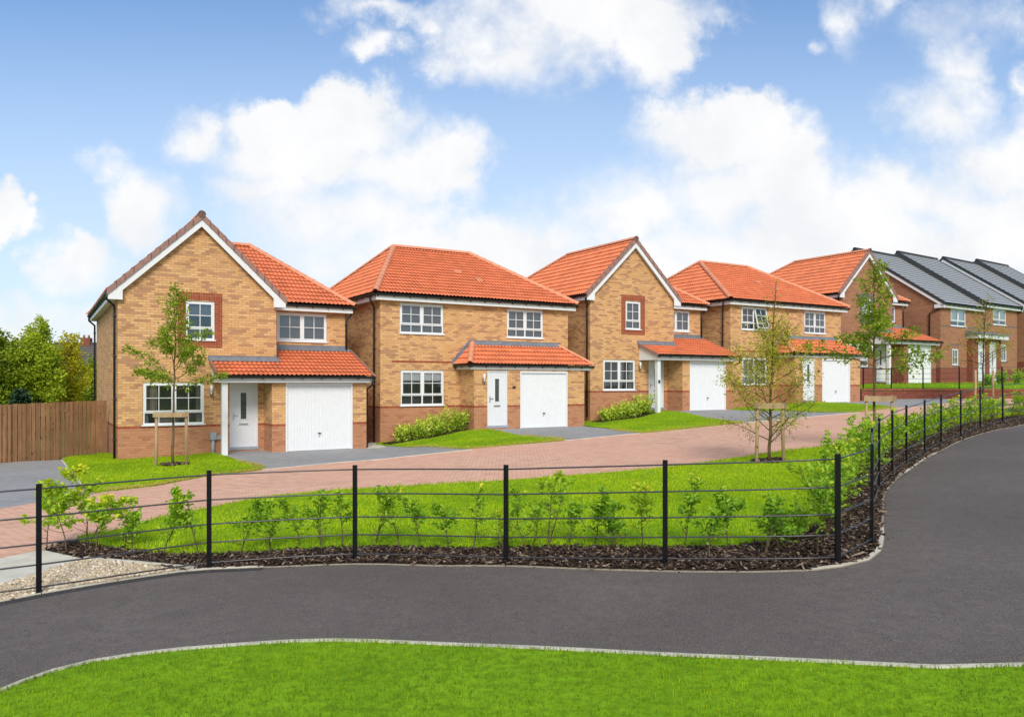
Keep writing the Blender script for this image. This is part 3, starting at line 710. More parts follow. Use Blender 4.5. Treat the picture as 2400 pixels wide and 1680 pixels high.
    fl.box(Wg + .001, Wg + .012, -.01, rd, lean(0) + .05, lean(rd) + .1); fl.hexa([(Wg, 0, lean(0) + .04), (Wg + .13, 0, lean(0) + .05), (Wg + .13, rd, lean(rd) + .05), (Wg, rd, lean(rd) + .04), (Wg, 0, lean(0) + .1), (Wg + .13, 0, lean(0) + .06), (Wg + .13, rd, lean(rd) + .06), (Wg, rd, lean(rd) + .1)])
    fl.box(Wg, We + .03, rd - .012, rd - .001, lean(rd), lean(rd) + .19); fl.hexa([(Wg, rd - .13, lean(rd - .13) + .05), (7.60, rd - .13, lean(rd - .13) + .05), (7.60, rd, lean(rd) + .05), (Wg, rd, lean(rd) + .05), (Wg, rd - .13, lean(rd - .13) + .065), (7.60, rd - .13, lean(rd - .13) + .065), (7.55, rd, lean(rd) + .1), (Wg, rd, lean(rd) + .1)])
    fl.build("lead_flashing", M['lead'], lt)
    ps = MB(); ps.box(2.77, 2.94, -1.06, -.89, -.1, 2.22); ps.build("porch_post", WH, h)
    return h

def hipped_house(name, k, pal, low_dress, up_open=None, up2=None):
    h = empty(name, (*HOUSES[k][:2], HOUSES[k][2]), HYAW); g = pal
    W, D, g0, g1, gd = 8.205, 8.6, 3.20, 8.20, 1.136
    zr, ze, s0, s1, d0, d1, rr0, rr1, rd = 7.42, 4.93, -.31, 8.51, -.30, 8.9, 2.30, 5.90, 4.3
    fr = Face(0, 0, 1, 0); ga = Face(0, -gd, 1, 0)
    bu, bv, bl, dr = (.754, 2.513, 3.55, 4.65), (5.283, 6.98, 3.526, 4.65), (.788, 2.527, .915, 2.205), (3.757, 4.63, .12, 2.2)
    w_ = Walls()
    w_.add(fr, [(0, -.9), (W, -.9), (W, 4.8), (0, 4.8)], [bu, bv, bl])
    w_.add(ga, [(g0, -.7), (g1, -.7), (g1, 2.4), (g0, 2.4)], [dr, (5.19, 7.379, -.8, 2.187)], .12)
    w_.add(Face(g0, 0, 0, -1), [(0, -.7), (gd, -.7), (gd, 2.4), (0, 2.4)])
    w_.add(Face(W, 0, 0, 1), [(-gd, -.7), (D, -.7), (D, 4.8), (0, 4.8), (0, 2.4), (-gd, 2.4)])
    w_.add(Face(0, 0, 0, -1), [(-D, -.9), (0, -.9), (0, 4.8), (-D, 4.8)])
    w_.add(Face(W, D, -1, 0), [(0, -.7), (W, -.7), (W, 4.8), (0, 4.8)])
    w_.build(h, M[g['up']], M[g['lo']], M[g['band']])
    window(h, fr, *bu, 2, True, [('net', 0, 1, 0, 1)] if up_open is None else None, open_col=up_open); window(h, fr, *bv, 2, True, [('net', 0, 1, 0, 1)]); window(h, fr, *bl, 2, True, low_dress)
    front_door(h, ga, *dr); garage_door(h, ga, 5.19, 7.379, 2.187); wall_lamp(h, ga, 3.57, 1.86)
    b2 = MB(); fr.box(b2, .44, 2.95, -.02, .005, 2.48, 2.555); b2.build("brick_stripe", M[g['band']], h)
    pq = MB(); ga.box(pq, 4.85, 4.99, 0, .012, 1.52, 1.62); pq.build("number_plaque", M['plaque'], h)
    T, HP, WH = M[g['tile']], M[g['hip']], M['white']
    rf = slope("roof", [(s0, d0, ze), (s1, d0, ze), (rr1, rd, zr), (rr0, rd, zr)], T, h)
    for poly in ([(s1, d0, ze), (s1, d1, ze), (rr1, rd, zr)], [(s1, d1, ze), (s0, d1, ze), (rr0, rd, zr), (rr1, rd, zr)], [(s0, d1, ze), (s0, d0, ze), (rr0, rd, zr)]): slope("roof_slope", poly, T, rf)
    zc = zr + .035; capping("ridge_tiles", (rr0, rd, zc), (rr1, rd, zc), .115, HP, rf)
    for a, q in ((rr0, (s0, d0)), (rr0, (s0, d1)), (rr1, (s1, d0)), (rr1, (s1, d1))): capping("hip_tiles", (a, rd, zc), (q[0], q[1], ze + .03), .115, HP, rf)
    for (s, d) in ((4.11, 2.0), (4.75, 1.35)):
        z = ze + (d - d0) * (zr - ze) / (rd - d0); v = MB(); v.hexa([(s - .14, d - .12, z - .0), (s + .14, d - .12, z - .0), (s + .14, d + .12, z + .10), (s - .14, d + .12, z + .10), (s - .14, d - .12, z + .09), (s + .14, d - .12, z + .09), (s + .14, d + .12, z + .17), (s - .14, d + .12, z + .17)]); v.build("roof_vent", HP, rf)
    fa = MB(); fa.box(s0 + .07, s1 - .07, d0 + .07, d0 + .095, 4.69, 4.88); fa.box(s0 + .07, s0 + .095, d0 + .095, d1 - .095, 4.69, 4.88); fa.box(s1 - .095, s1 - .07, d0 + .095, d1 - .095, 4.69, 4.88); fa.box(s0 + .07, s1 - .07, d1 - .095, d1 - .07, 4.69, 4.88)
    fa.box(s0 + .095, s1 - .095, d0 + .095, -.002, 4.695, 4.715); fa.box(s0 + .095, -.002, 0, D, 4.695, 4.715); fa.box(W + .002, s1 - .095, 0, D, 4.695, 4.715); fa.build("fascia", WH, rf)
    gutter(rf, (s0, d0, 4.90), (s1, d0, 4.90), .62); gutter(rf, (s0, d0, 4.90), (s0, d1, 4.90), .62, (-1, 0, 0)); gutter(rf, (s1, d0, 4.90), (s1, d1, 4.90), .62, (1, 0, 0))
    y = .42; downpipe(h, [(s0, y - .25, 4.87), (s0, y - .25, 4.68), (-.075, y, 4.48), (-.075, y, 4.3), (-.075, y, -.4)], [(-.075, y, z) for z in (4.2, 3.0, 1.7, .5)])
    # hipped roof over porch and garage
    e0, e1, t0, t1, de, zl, zt = 2.95, 8.57, 3.72, 7.70, -1.27, 2.42, 3.22
    lt = slope("lean_to_roof", [(e0, de, zl), (e1, de, zl), (t1, 0, zt), (t0, 0, zt)], T, h, lift=.02)
    slope("roof_slope", [(e0, 0, zl), (e0, de, zl), (t0, 0, zt)], T, lt, lift=.02); slope("roof_slope", [(e1, de, zl), (e1, 0, zl), (t1, 0, zt)], T, lt, lift=.02)
    capping("hip_tiles", (t0, -.02, zt + .03), (e0, de, zl + .04), .105, HP, lt); capping("hip_tiles", (t1, -.02, zt + .03), (e1, de, zl + .04), .075, HP, lt)
    fl = MB(); fl.box(t0 - .1, t1 + .1, -.012, -.001, zt, zt + .15); fl.hexa([(t0 - .05, -.14, zt - .03), (t1 + .02, -.14, zt - .03), (t1 + .02, -.01, zt + .04), (t0 - .05, -.01, zt + .04), (t0 - .05, -.14, zt - .01), (t1 + .02, -.14, zt - .01), (t1 + .02, -.01, zt + .12), (t0 - .05, -.01, zt + .12)])
    n = 9
    for i in range(n):      # stepped flashing up the left hip
        a, b = i / n, (i + 1) / n; x0, x1 = e0 - .08 + (t0 - .1 - e0 + .08) * a, e0 - .08 + (t0 - .1 - e0 + .08) * b; za = zl - .02 + (zt - zl) * a; zb_ = zl - .02 + (zt - zl) * b
        fl.box(x0, x1 + .09, -.010 - .001 * (i % 2), -.001, za, zb_ + .14)
    fl.build("lead_flashing", M['lead'], lt)
    fa = MB(); fa.box(e0 + .09, e1 - .09, de + .08, de + .105, 2.24, 2.39); fa.box(e0 + .09, e0 + .115, de + .105, -.002, 2.24, 2.39); fa.box(e1 - .115, e1 - .09, de + .105, -.002, 2.24, 2.39); fa.box(e0 + .115, e1 - .115, de + .105, -gd - .001, 2.245, 2.265); fa.box(e0 + .115, g0 - .001, -gd, -.002, 2.245, 2.265); fa.build("fascia", WH, lt)
    gutter(lt, (e0 - .02, de, 2.40), (e1 + .02, de, 2.40), .62); gutter(lt, (e0, de, 2.40), (e0, -.01, 2.40), .62, (-1, 0, 0)); gutter(lt, (e1, de, 2.40), (e1, -.01, 2.40), .62, (1, 0, 0))
    return h

def semi(name, loc, yaw, label):
    """pair of semi-detached houses, the second unit a step higher"""
    h = empty(name, loc, yaw); w_ = Walls(); W, D = 10.8, 10.9; st = .33; m = 5.5; fr = Face(0, 0, 1, 0)
    ze = 4.80; rd = 5.47; zr = 8.80; K = (zr - ze) / (rd + .3)
    ra = lambda d, b=0: b + (ze + (d + .3) * K if d < rd else zr - (d - rd) * K)
    wins = [(1.31, 3.3, 3.5, 4.58, 0), (7.12, 9.1, 3.83, 4.9, 0)]; lows = [(1.5, 2.33, 1.05, 2.1), (8.3, 9.2, 1.4, 2.55)]
    w_.add(fr, [(0, -.9), (W, -.9), (W, 5.0), (m, 5.0), (m, 4.7), (0, 4.7)], [w[:4] for w in wins] + lows)
    gab = lambda b: [(-D, -.9), (0, -.9), (0, ra(0, b) - .2), (-rd, zr + b - .2), (-D, ra(D, b) - .2)]
    w_.add(Face(0, 0, 0, -1), gab(0)); w_.add(Face(W, 0, 0, 1), [(0, -.9), (D, -.9), (D, ra(D, st) - .2), (rd, zr + st - .2), (0, ra(0, st) - .2)])
    w_.add(Face(W, D, -1, 0), [(0, -.9), (W, -.9), (W, 4.7), (0, 4.7)])
    w_.build(h, M['brick_tan'], M['brick_red'], M['brick_red'])
    for w in wins: window(h, fr, *w[:4], 2, True, [('blind', 0, 1, .27, 1)], bars=False)
    for w in lows: window(h, fr, *w, 1, False, [('curtain', 0, 1, 0, 1)], sill='grey')
    bd = MB(); fr.box(bd, 0, m, -.01, .006, 3.42, 3.495); fr.box(bd, m, W, -.01, .006, 3.75, 3.825); fr.box(bd, 1.25, 2.6, -.01, .006, 2.3, 2.375); fr.box(bd, 8.1, 9.4, -.01, .006, 2.7, 2.775); bd.build("brick_stripe", M['brick_grey'], h)
    pb = Walls(); pf = Face(0, -.35, 1, 0)
    pb.add(pf, [(3.42, -.7), (7.47, -.7), (7.47, 2.8), (3.42, 2.8)], [(4.18, 5.13, .05, 2.62), (5.78, 6.79, .05, 2.62)]); pb.add(Face(3.42, 0, 0, -1), [(0, -.7), (.35, -.7), (.35, 2.8), (0, 2.8)]); pb.add(Face(7.47, -.35, 0, 1), [(0, -.7), (.35, -.7), (.35, 2.8), (0, 2.8)])
    pp = MB(); 
    for x in (pb.up, pb.lo, pb.band): pp.add(x.v, x.f)
    po = pp.build("porch", M['brick_red'], h)
    for a, b in ((4.18, 5.13), (5.78, 6.79)): front_door(po, pf, a, b, .1, 2.62, .35)
    cn = MB(); cn.box(3.36, 7.6, -.75, -.002, 2.78, 3.03); cn.build("porch_canopy", M['white'], po); cg = MB(); cg.hexa([(3.2, -.82, 3.031), (7.7, -.82, 3.031), (7.7, -.002, 3.031), (3.2, -.002, 3.031), (3.2, -.82, 3.09), (7.7, -.82, 3.09), (7.7, -.002, 3.3), (3.2, -.002, 3.3)]); cg.build("porch_roof", M['lead'], po)
    wall_lamp(h, fr, 7.75, 2.2)
    SL, VD, WH = M['slate'], M['slate_dark'], M['white']; d0, d1 = -.3, D + .25
    rf = slope("roof", [(-.12, d0, ze), (m, d0, ze), (m, rd, zr), (-.12, rd, zr)], SL, h, 'flat')
    slope("roof_slope", [(m, d0, ze + st), (W + .12, d0, ze + st), (W + .12, rd, zr + st), (m, rd, zr + st)], SL, rf, 'flat')
    slope("roof_slope", [(m, d1, ra(d1)), (-.12, d1, ra(d1)), (-.12, rd, zr), (m, rd, zr)], SL, rf, 'flat'); slope("roof_slope", [(W + .12, d1, ra(d1, st)), (m, d1, ra(d1, st)), (m, rd, zr + st), (W + .12, rd, zr + st)], SL, rf, 'flat')
    capping("ridge_tiles", (-.14, rd, zr + .03), (m, rd, zr + .03), .13, VD, rf); capping("ridge_tiles", (m - .16, rd, zr + st + .03), (W + .14, rd, zr + st + .03), .13, VD, rf)
    for x, b, low in ((-.16, 0, .10), (m - .16, st, st + .02), (W + .04, st, .10)):
        vg, bb = MB(), MB()
        for da, dz in ((d0 - .02, rd), (d1 + .02, rd)):
            vg.prism([(x, da, ra(da, b) - low), (x, dz, zr + b - low), (x, dz, zr + b + .085), (x, da, ra(da, b) + .085)], (.15, 0, 0))
            if x != m - .16: xx = x + (.02 if x < 0 else .10); bb.prism([(xx, da, ra(da, b) - .30), (xx, dz, zr + b - .30), (xx, dz, zr + b - .101), (xx, da, ra(da, b) - .101)], (.03, 0, 0))
        if x < 0: bb.box(-.14, .0, -.24, .3, 4.52, 4.74)
        vg.build("verge_tiles", VD, rf)
        if bb.v: bb.build("bargeboard", WH, rf)
    fa = MB(); fa.box(-.1, m, -.22, -.195, 4.55, 4.78); fa.box(-.1, m, -.195, -.002, 4.55, 4.57); fa.box(m, W + .1, -.221, -.196, 4.88, 5.11); fa.box(m, W + .1, -.196, -.002, 4.88, 4.9); fa.build("fascia", WH, rf)
    gutter(rf, (-.14, -.3, 4.77), (m, -.3, 4.77), .6); gutter(rf, (m, -.3, 5.10), (W + .14, -.3, 5.10), .6)
    downpipe(h, [(-.1, -.26, 4.74), (-.1, -.2, 4.55), (-.06, .62, 4.25), (-.06, .62, -.3)])
    downpipe(h, [(W + .1, -.26, 5.06), (W + .1, -.2, 4.9), (W + .06, .62, 4.6), (W + .06, .62, -.3)])
    return tag(h, label, "house", "pairs of semi-detached houses on the raised ground")
# ------------------------------------------------------------------ the houses
h1 = gabled_house("gabled_house", 1, PAL_BUFF, [('curtain', .0, .07, 0, 1), ('curtain', .90, 1, 0, 1), ('curtain_warm', .09, .22, .3, .95), ('table', .28, .62, 0, .22)], [('net', 0, 1, .62, 1)])
tag(h1, "buff brick gabled house beside the timber fence, with a young tree before its window", "house", "detached houses with orange roofs")
mt = MB(); mt.box(2.60, 2.78, -.14, -.001, .42, .66); mt.tube([(2.69, -.07, .42), (2.69, -.07, -.15)], .05, 10); mt.box(2.78, 3.02, -.07, -.001, .42, .54); mt.build("meter_box", M['meter'], h1)
h2 = hipped_house("hipped_house", 2, PAL_BUFF, [('blind', 0, .47, .72, 1), ('blind', .53, 1, .72, 1)])
tag(h2, "buff house with a wide hipped orange roof and laurels under its striped roller blinds", "house", "detached houses with orange roofs")
h3 = gabled_house("gabled_house", 3, PAL_BUFF, [('curtain', .52, .66, 0, 1), ('curtain', .86, 1, 0, 1)], [('net', 0, 1, 0, 1)])
tag(h3, "buff brick gabled house standing between the two buff houses with hipped roofs", "house", "detached houses with orange roofs")
bell = MB(); bell.box(2.81, 2.90, -1.085, -1.061, 1.22, 1.36); bell.build("doorbell", M['black'], h3)
h4 = hipped_house("hipped_house", 4, PAL_BUFF, [('slats', 0, .48, 0, 1), ('slats', .52, 1, 0, 1)], up_open=1)
tag(h4, "buff brick hipped house with an upstairs sash tilted open, beside the brick retaining wall", "house", "detached houses with orange roofs")
h5 = gabled_house("gabled_house", 5, PAL_TAN, [('curtain', 0, .3, 0, 1)], [('blind', 0, 1, .27, 1)])
tag(h5, "tan brown gabled house with red brick base and orange roof, above the retaining wall", "house", "detached houses with orange roofs")
ga, gb = R(36.0), (.809, .588)
s1 = semi("semi_detached_house", (26.0, 47.5, 2.24), ga, "tan brick pair of houses with twin white doors and a stepped grey roof")
s2 = semi("semi_detached_house", (26.0 + .809 * 12.1, 47.5 + .588 * 12.1, 2.80), ga, "grey roofed pair of houses mostly hidden beyond the pair with twin white doors")
def plain_house(name, loc, yaw, w, d, ze, zr, wall, roof, label, chimney=True, wins=()):
    h = empty(name, loc, yaw); b = MB()
    b.poly([(0, 0, -1), (w, 0, -1), (w, 0, ze), (0, 0, ze)]); b.poly([(w, 0, -1), (w, d, -1), (w, d, ze), (w, d / 2, zr), (w, 0, ze)]); b.poly([(w, d, -1), (0, d, -1), (0, d, ze), (w, d, ze)]); b.poly([(0, d, -1), (0, 0, -1), (0, 0, ze), (0, d / 2, zr), (0, d, ze)])
    b.build("wall", wall, h)
    rf = slope("roof", [(-.3, -.4, ze - .2), (w + .3, -.4, ze - .2), (w + .3, d / 2, zr), (-.3, d / 2, zr)], roof, h, 'flat'); slope("roof_slope", [(w + .3, d + .4, ze - .2), (-.3, d + .4, ze - .2), (-.3, d / 2, zr), (w + .3, d / 2, zr)], roof, rf, 'flat')
    capping("ridge_tiles", (-.3, d / 2, zr + .03), (w + .3, d / 2, zr + .03), .13, roof, rf)
    if chimney:
        c = MB(); c.box(w * .2, w * .2 + .7, d / 2 - .3, d / 2 + .3, zr - .6, zr + .5); ch = c.build("chimney", M['brick_red'], rf)
        for x in (.17, .53): p = MB(); p.tube([(w * .2 + x, d / 2, zr + .5), (w * .2 + x, d / 2, zr + .75)], [.10, .09], 8); p.build("chimney_pot", M['verge'], rf)
    f = Face(0, 0, 1, 0)
    for (a, b_, c_, e) in wins:
        fm = MB(); f.box(fm, a, b_, -.02, .03, c_, e); wn = fm.build("window", M['white'], h); gm = MB(); f.box(gm, a + .08, b_ - .08, .02, .034, c_ + .08, e - .08); gm.build("pane", M['door_glass'], wn)
    return tag(h, label, "house")
plain_house("rendered_house", (-36.5, 60, -2.6), R(8), 9, 8, 5.0, 8.0, M['render_white'], M['roof_brown'], "white rendered house with a dark roof and chimney, glimpsed behind the yellowing tree", True, [(1, 2.5, 3, 4.3), (4.5, 6, 3, 4.3), (7, 8.4, 3, 4.3), (1, 3, .8, 2.2), (6, 8, .8, 2.2)])
plain_house("brick_house", (-47.2, 58, -2.5), R(5), 9.5, 8, 4.9, 7.9, M['brick_buff_low'], M['roof_brown'], "old brick house with a chimney, mostly hidden behind the light green tree", True, [(1, 2.5, 3, 4.3), (6.4, 8, 3, 4.3), (1, 3, .8, 2.2), (6, 8, .8, 2.2)])
plain_house("rear_house", (-17.5, 62, .4), R(31), 9, 8, 5.6, 9.0, M['brick_tan'], M['slate'], "house showing only its grey roof between the timber fence house and the wide hipped one", False)
# ------------------------------------------------------------------ ground sheets
def densify(poly, step):
    out = []; n = len(poly)
    for i in range(n):
        a, b = poly[i], poly[(i + 1) % n]; L = math.hypot(b[0] - a[0], b[1] - a[1]); k = max(1, int(L / step))
        out += [(a[0] + (b[0] - a[0]) * j / k, a[1] + (b[1] - a[1]) * j / k) for j in range(k)]
    return out
def smooth_line(P, step=.35):
    """Catmull-Rom through the points"""
    out = []
    for i in range(len(P) - 1):
        p0, p1, p2, p3 = P[max(i - 1, 0)], P[i], P[i + 1], P[min(i + 2, len(P) - 1)]
        L = math.hypot(p2[0] - p1[0], p2[1] - p1[1]); k = max(1, int(L / step))
        for j in range(k):
            t = j / k
            out.append(tuple(.5 * (2 * p1[d] + (p2[d] - p0[d]) * t + (2 * p0[d] - 5 * p1[d] + 4 * p2[d] - p3[d]) * t * t + (3 * p1[d] - p0[d] - 3 * p2[d] + p3[d]) * t**3) for d in (0, 1)))
    return out + [tuple(P[-1])]
def np_inside(poly, X, Y):
    c = np.zeros(len(X), bool); n = len(poly)
    for i in range(n):
        (x1, y1), (x2, y2) = poly[i], poly[i - 1]
        if y1 == y2: continue
        c ^= ((y1 > Y) != (y2 > Y)) & (X < (x2 - x1) * (Y - y1) / (y2 - y1) + x1)
    return c
def sheet(name, poly, off, mat, cell=.5, zf=None, skirt=.06, kind='structure', edge=None):
    zf = zf or hf; B = densify(poly, edge or cell); X = np.array(B)
    x0, y0 = X.min(0); x1, y1 = X.max(0)
    gx, gy = np.meshgrid(np.arange(x0 + cell / 2, x1, cell), np.arange(y0 + cell / 2, y1, cell)); gx, gy = gx.ravel(), gy.ravel()
    m = np_inside(B, gx, gy); gx, gy = gx[m], gy[m]
    V = [Vector(p) for p in B] + [Vector((a, b)) for a, b in zip(gx, gy)]; n = len(B)
    r = delaunay_2d_cdt(V, [(i, (i + 1) % n) for i in range(n)], [], 0, 1e-4)
    P = r[0]; T = [t for t in r[2] if inside(B, sum(P[i][0] for i in t) / 3, sum(P[i][1] for i in t) / 3)]
    co = [(p[0], p[1], zf(p[0], p[1]) + off) for p in P]
    T = [t if (co[t[1]][0] - co[t[0]][0]) * (co[t[2]][1] - co[t[0]][1]) - (co[t[2]][0] - co[t[0]][0]) * (co[t[1]][1] - co[t[0]][1]) > 0 else (t[0], t[2], t[1]) for t in T]
    mb = MB(); mb.add(co, T, True)
    if skirt:
        bz = [(x, y, zf(x, y) + off) for x, y in B]
        for i in range(n): a, b = bz[i], bz[(i + 1) % n]; mb.quad(a, b, (b[0], b[1], b[2] - skirt), (a[0], a[1], a[2] - skirt))
    o = mb.build(name, mat); tag(o, kind=kind)
    o_t = np.array([[co[i] for i in t] for t in T], np.float32)
    return o, o_t
def strip(name, line, w, h0, h1, mat, zf=None):
    """edging stone laid along a line"""
    zf = zf or hf; mb = MB(); n = len(line); L = []
    for i, p in enumerate(line):
        a, b = line[max(i - 1, 0)], line[min(i + 1, n - 1)]; d = Vector((b[0] - a[0], b[1] - a[1])).normalized(); nx, ny = -d.y * w / 2, d.x * w / 2; z = zf(*p)
        L.append(((p[0] + nx, p[1] + ny), (p[0] - nx, p[1] - ny), z))
    for i in range(n - 1):
        (a, b, z), (c, d, y) = L[i], L[i + 1]
        mb.quad((*b, z + h1), (*d, y + h1), (*c, y + h1), (*a, z + h1)); mb.quad((*a, z + h1), (*c, y + h1), (*c, y + h0), (*a, z + h0)); mb.quad((*d, y + h1), (*b, z + h1), (*b, z + h0), (*d, y + h0))
    return tag(mb.build(name, mat), kind='structure')

fence_edge = pts((-150, 1432), (0, 1410), (85, 1393.5), (254, 1364.7), (423, 1339.8), (491, 1334), (563, 1331), (829, 1321), (1035, 1325), (1192, 1325), (1388, 1333), (1584, 1338), (1774, 1339), (1900, 1335.5), (1969, 1327), (2032, 1312), (2058, 1291), (2066, 1262), (2066, 1225), (2066, 1186), (2070, 1158), (2082.6, 1140), (2105, 1116), (2122.6, 1105.6), (2164.5, 1076), (2192, 1062), (2255, 1030.7), (2331.7, 1008), (2400, 994)) + [(18.6, 26.8), (24, 31.5), (32, 38)]
fence_edge = smooth_line(fence_edge, .3)
near_edge = smooth_line(pts((-200, 1690), (-90, 1655), (0, 1626), (55, 1603), (127, 1577.6), (211.6, 1556.4), (317, 1539.5), (423, 1527), (592, 1514), (783, 1506), (1045, 1515.6), (1359, 1529), (1672, 1545), (1986, 1559.6), (2195, 1570), (2400, 1565), (2600, 1548)) + [(9.5, 7.6), (16, 10)], .3)
ground_near = [(-70, -30), (75, -30), (75, 95), (-70, 95)]
def zfar(x, y):
    return hf(x, y) - .05
go, _ = sheet("ground", ground_near, -.06, M['field'], 1.25, None, 0)
ring = MB(); a = [(-70, -30), (75, -30), (75, 95), (-70, 95)]; b = [(-3500, -3500), (3500, -3500), (3500, 3500), (-3500, 3500)]
for i in range(4):
    j = (i + 1) % 4; n = 24
    for k in range(n):
        p0 = [a[i][d] + (a[j][d] - a[i][d]) * k / n for d in (0, 1)]; p1 = [a[i][d] + (a[j][d] - a[i][d]) * (k + 1) / n for d in (0, 1)]; q0 = [b[i][d] + (b[j][d] - b[i][d]) * k / n for d in (0, 1)]; q1 = [b[i][d] + (b[j][d] - b[i][d]) * (k + 1) / n for d in (0, 1)]
        ring.quad((*q0, -2.0), (*q1, -2.0), (*p1, hf(*p1) - .061), (*p0, hf(*p0) - .061))
tag(ring.build("far_ground", M['field']), kind='structure')
asph_poly = fence_edge + [(44, 40), (44, 10)] + near_edge[::-1]
sheet("asphalt_path", asph_poly, .0, M['asphalt'], .45, None, .05, edge=.45)
lawn_front = near_edge + [(16, -3), (-10, -3)]
_, T_front = sheet("front_lawn", lawn_front, .02, M['turf'], .4)
strip("kerb_edging", near_edge, .042, -.02, .035, M['kerb'])
def near_i(q): return min(range(len(fence_edge)), key=lambda i: math.hypot(fence_edge[i][0] - q[0], fence_edge[i][1] - q[1]))
for a, b in (((-150, 1432), (600, 1331)), ((1900, 1335), (2066, 1240)), ((2098, 1122), (2195, 1060))): strip("kerb_edging", fence_edge[near_i(at(*a)):near_i(at(*b)) + 1], .05, -.03, .022, M['kerb'])
strip("soil_edge", [(x, y - .01) for x, y in fence_edge], .05, -.03, .010, M['sand'])
# planting bed behind the railing, lawn behind the bed
posts_xy = pts((91, 1392.7), (490, 1333.4), (832, 1312.5), (1186, 1321.5), (1559, 1325.4), (1963.4, 1322.6), (2044, 1278)) + [(5.15, 11.2), (6.05, 12.9), (7.02, 14.45), (7.91, 15.7), (9.04, 17.15), (10.25, 18.7), (11.58, 20.2), (13.1, 21.9), (14.7, 23.45), (16.3, 24.75), (18.0, 26.05)]
posts_xy = [(-8.0, 6.6), (-6.62, 7.6)] + posts_xy
def offset_line(line, d):
    out = []
    for i, p in enumerate(line):
        a, b = line[max(i - 1, 0)], line[min(i + 1, len(line) - 1)]; t = Vector((b[0] - a[0], b[1] - a[1])).normalized(); out.append((p[0] - t.y * d, p[1] + t.x * d))
    return out
curve_in = offset_line(posts_xy[9:], .72)
lawn_bottom = smooth_line(pts((182, 1272), (254, 1283.5), (338.5, 1294), (423, 1301), (508, 1301), (635, 1293), (761, 1287.7), (888, 1282.6), (1074, 1287), (1310, 1283), (1520, 1284), (1700, 1284), (1800, 1273), (1880, 1250), (1925, 1215)) + curve_in[:], .4)
road_near = smooth_line(pts((182, 1262), (296, 1241), (360, 1220), (508, 1190), (630, 1167), (800, 1151), (957, 1142), (1192, 1128.6), (1505, 1104), (1700, 1080), (1844, 1058.5), (1980, 1043.5)) + [(9.9, 21.6), (12.0, 24.3), (14.4, 27.0), (18.5, 30.8)], .4)
lawn_mid = road_near + lawn_bottom[::-1]
_, T_mid = sheet("middle_lawn", lawn_mid, .035, M['turf'], .45)
bed = [p for p in fence_edge if True]
i0 = min(range(len(bed)), key=lambda i: math.hypot(bed[i][0] - at(457, 1336.5)[0], bed[i][1] - at(457, 1336.5)[1]))
i1 = min(range(len(bed)), key=lambda i: math.hypot(bed[i][0] - 18.6, bed[i][1] - 26.8))
lb_in = [p for p in lawn_bottom if p[1] < 27]
bed_poly = pts((203, 1313), (330, 1324)) + bed[i0:i1] + lb_in[::-1] + pts((150, 1272), (101, 1291))
def offs_in(line): return line
_, T_bed = sheet("planting_bed", bed_poly, .012, M['soil'], .4)
# gravel, flags and edging at the lower left
slab = pts((-140, 1338), (0, 1311), (80, 1294), (101, 1291), (203, 1313), (169, 1321.6), (97, 1345), (0, 1374), (-140, 1408))
sheet("concrete_path", slab, .018, M['concrete'], .4)
j1 = min(range(len(bed)), key=lambda i: math.hypot(bed[i][0] - at(85, 1393.5)[0], bed[i][1] - at(85, 1393.5)[1]))
gravel = pts((-140, 1408), (0, 1374), (97, 1345), (169, 1321.6), (203, 1313), (330, 1324)) + bed[:i0 + 1][::-1]
_, T_gravel = sheet("gravel_bed", gravel, .008, M['sand'], .4)
strip("timber_edging", smooth_line(pts((199, 1313), (330, 1324.5), (457, 1337)), .3), .045, -.02, .05, M['kerb'])
# block paved road, drives and lawns in front of the houses
road = pts((-160, 1150), (0, 1145), (250, 1110), (500, 1072), (700, 1055), (900, 1037), (1200, 1003), (1500, 983), (1800, 958), (2010, 946)) + [(21.5, 39.8), (30, 36)] + [(23, 33.5), (18.5, 30.8)] + road_near[::-1][1:] + pts((101, 1291), (80, 1294), (0, 1311), (-160, 1342))
sheet("brick_road", road, .006, M['paver_red'], .5)
D = {0: [(-200, 1092), (0, 1084), (146, 1078), (192, 1135), (216, 1158), (0, 1192), (-200, 1218)],
     1: [(485, 1058), (613, 1101.5), (800, 1083.5), (900, 1076), (1105, 1054.3), (1010, 1040), (900, 1033), (640, 1046)],
     2: [(1125, 1003), (1321, 1033), (1500, 1015.5), (1420, 1001), (1350, 989), (1200, 997)],
     3: [(1535, 960), (1740, 991.5), (1851, 982), (2015, 966.5), (1950, 960), (1800, 955), (1720, 952)],
     4: [(1880, 941), (2098, 955.7), (2180, 950), (2270, 938), (2200, 931), (2015, 940)]}
for k, q in D.items():
    P = pts(*q); sheet("driveway", P, .012, M['paver_grey'], .45)
for line in (D[0][2:5], D[1][1:5], D[2][1:3], D[3][1:4], [(146, 1079), (192, 1135)]): strip("drive_edging", smooth_line(pts(*line), .4), .06, -.02, .02, M['concrete'])
sheet("concrete_path", pts((858, 1046), (860, 1051), (905, 1049), (893, 1043), (880, 1036), (866, 1038)), .02, M['concrete'], .4)
LW = {1: [(146, 1077), (192, 1135), (222, 1156), (250, 1152), (360, 1139.6), (486.6, 1116), (613, 1101.5), (560, 1082), (497, 1062), (420, 1061), (270, 1065), (170, 1070)],
      2: [(879, 1043), (894, 1044), (955, 1049), (1086, 1053), (1200, 1043), (1321, 1033), (1220, 1022), (1138, 1007), (1110, 1003), (1000, 1015), (900, 1029)],
      3: [(1355, 995), (1440, 1008), (1502, 1015.3), (1600, 1006), (1738, 991), (1640, 976), (1543, 963), (1500, 960), (1385, 972)],
      4: [(1713, 944), (1713, 961), (1850, 964), (1930, 967), (2011, 966.5), (2098, 955.7), (2060, 950), (1985, 946), (1900, 943.5), (1850, 938), (1760, 936)]}
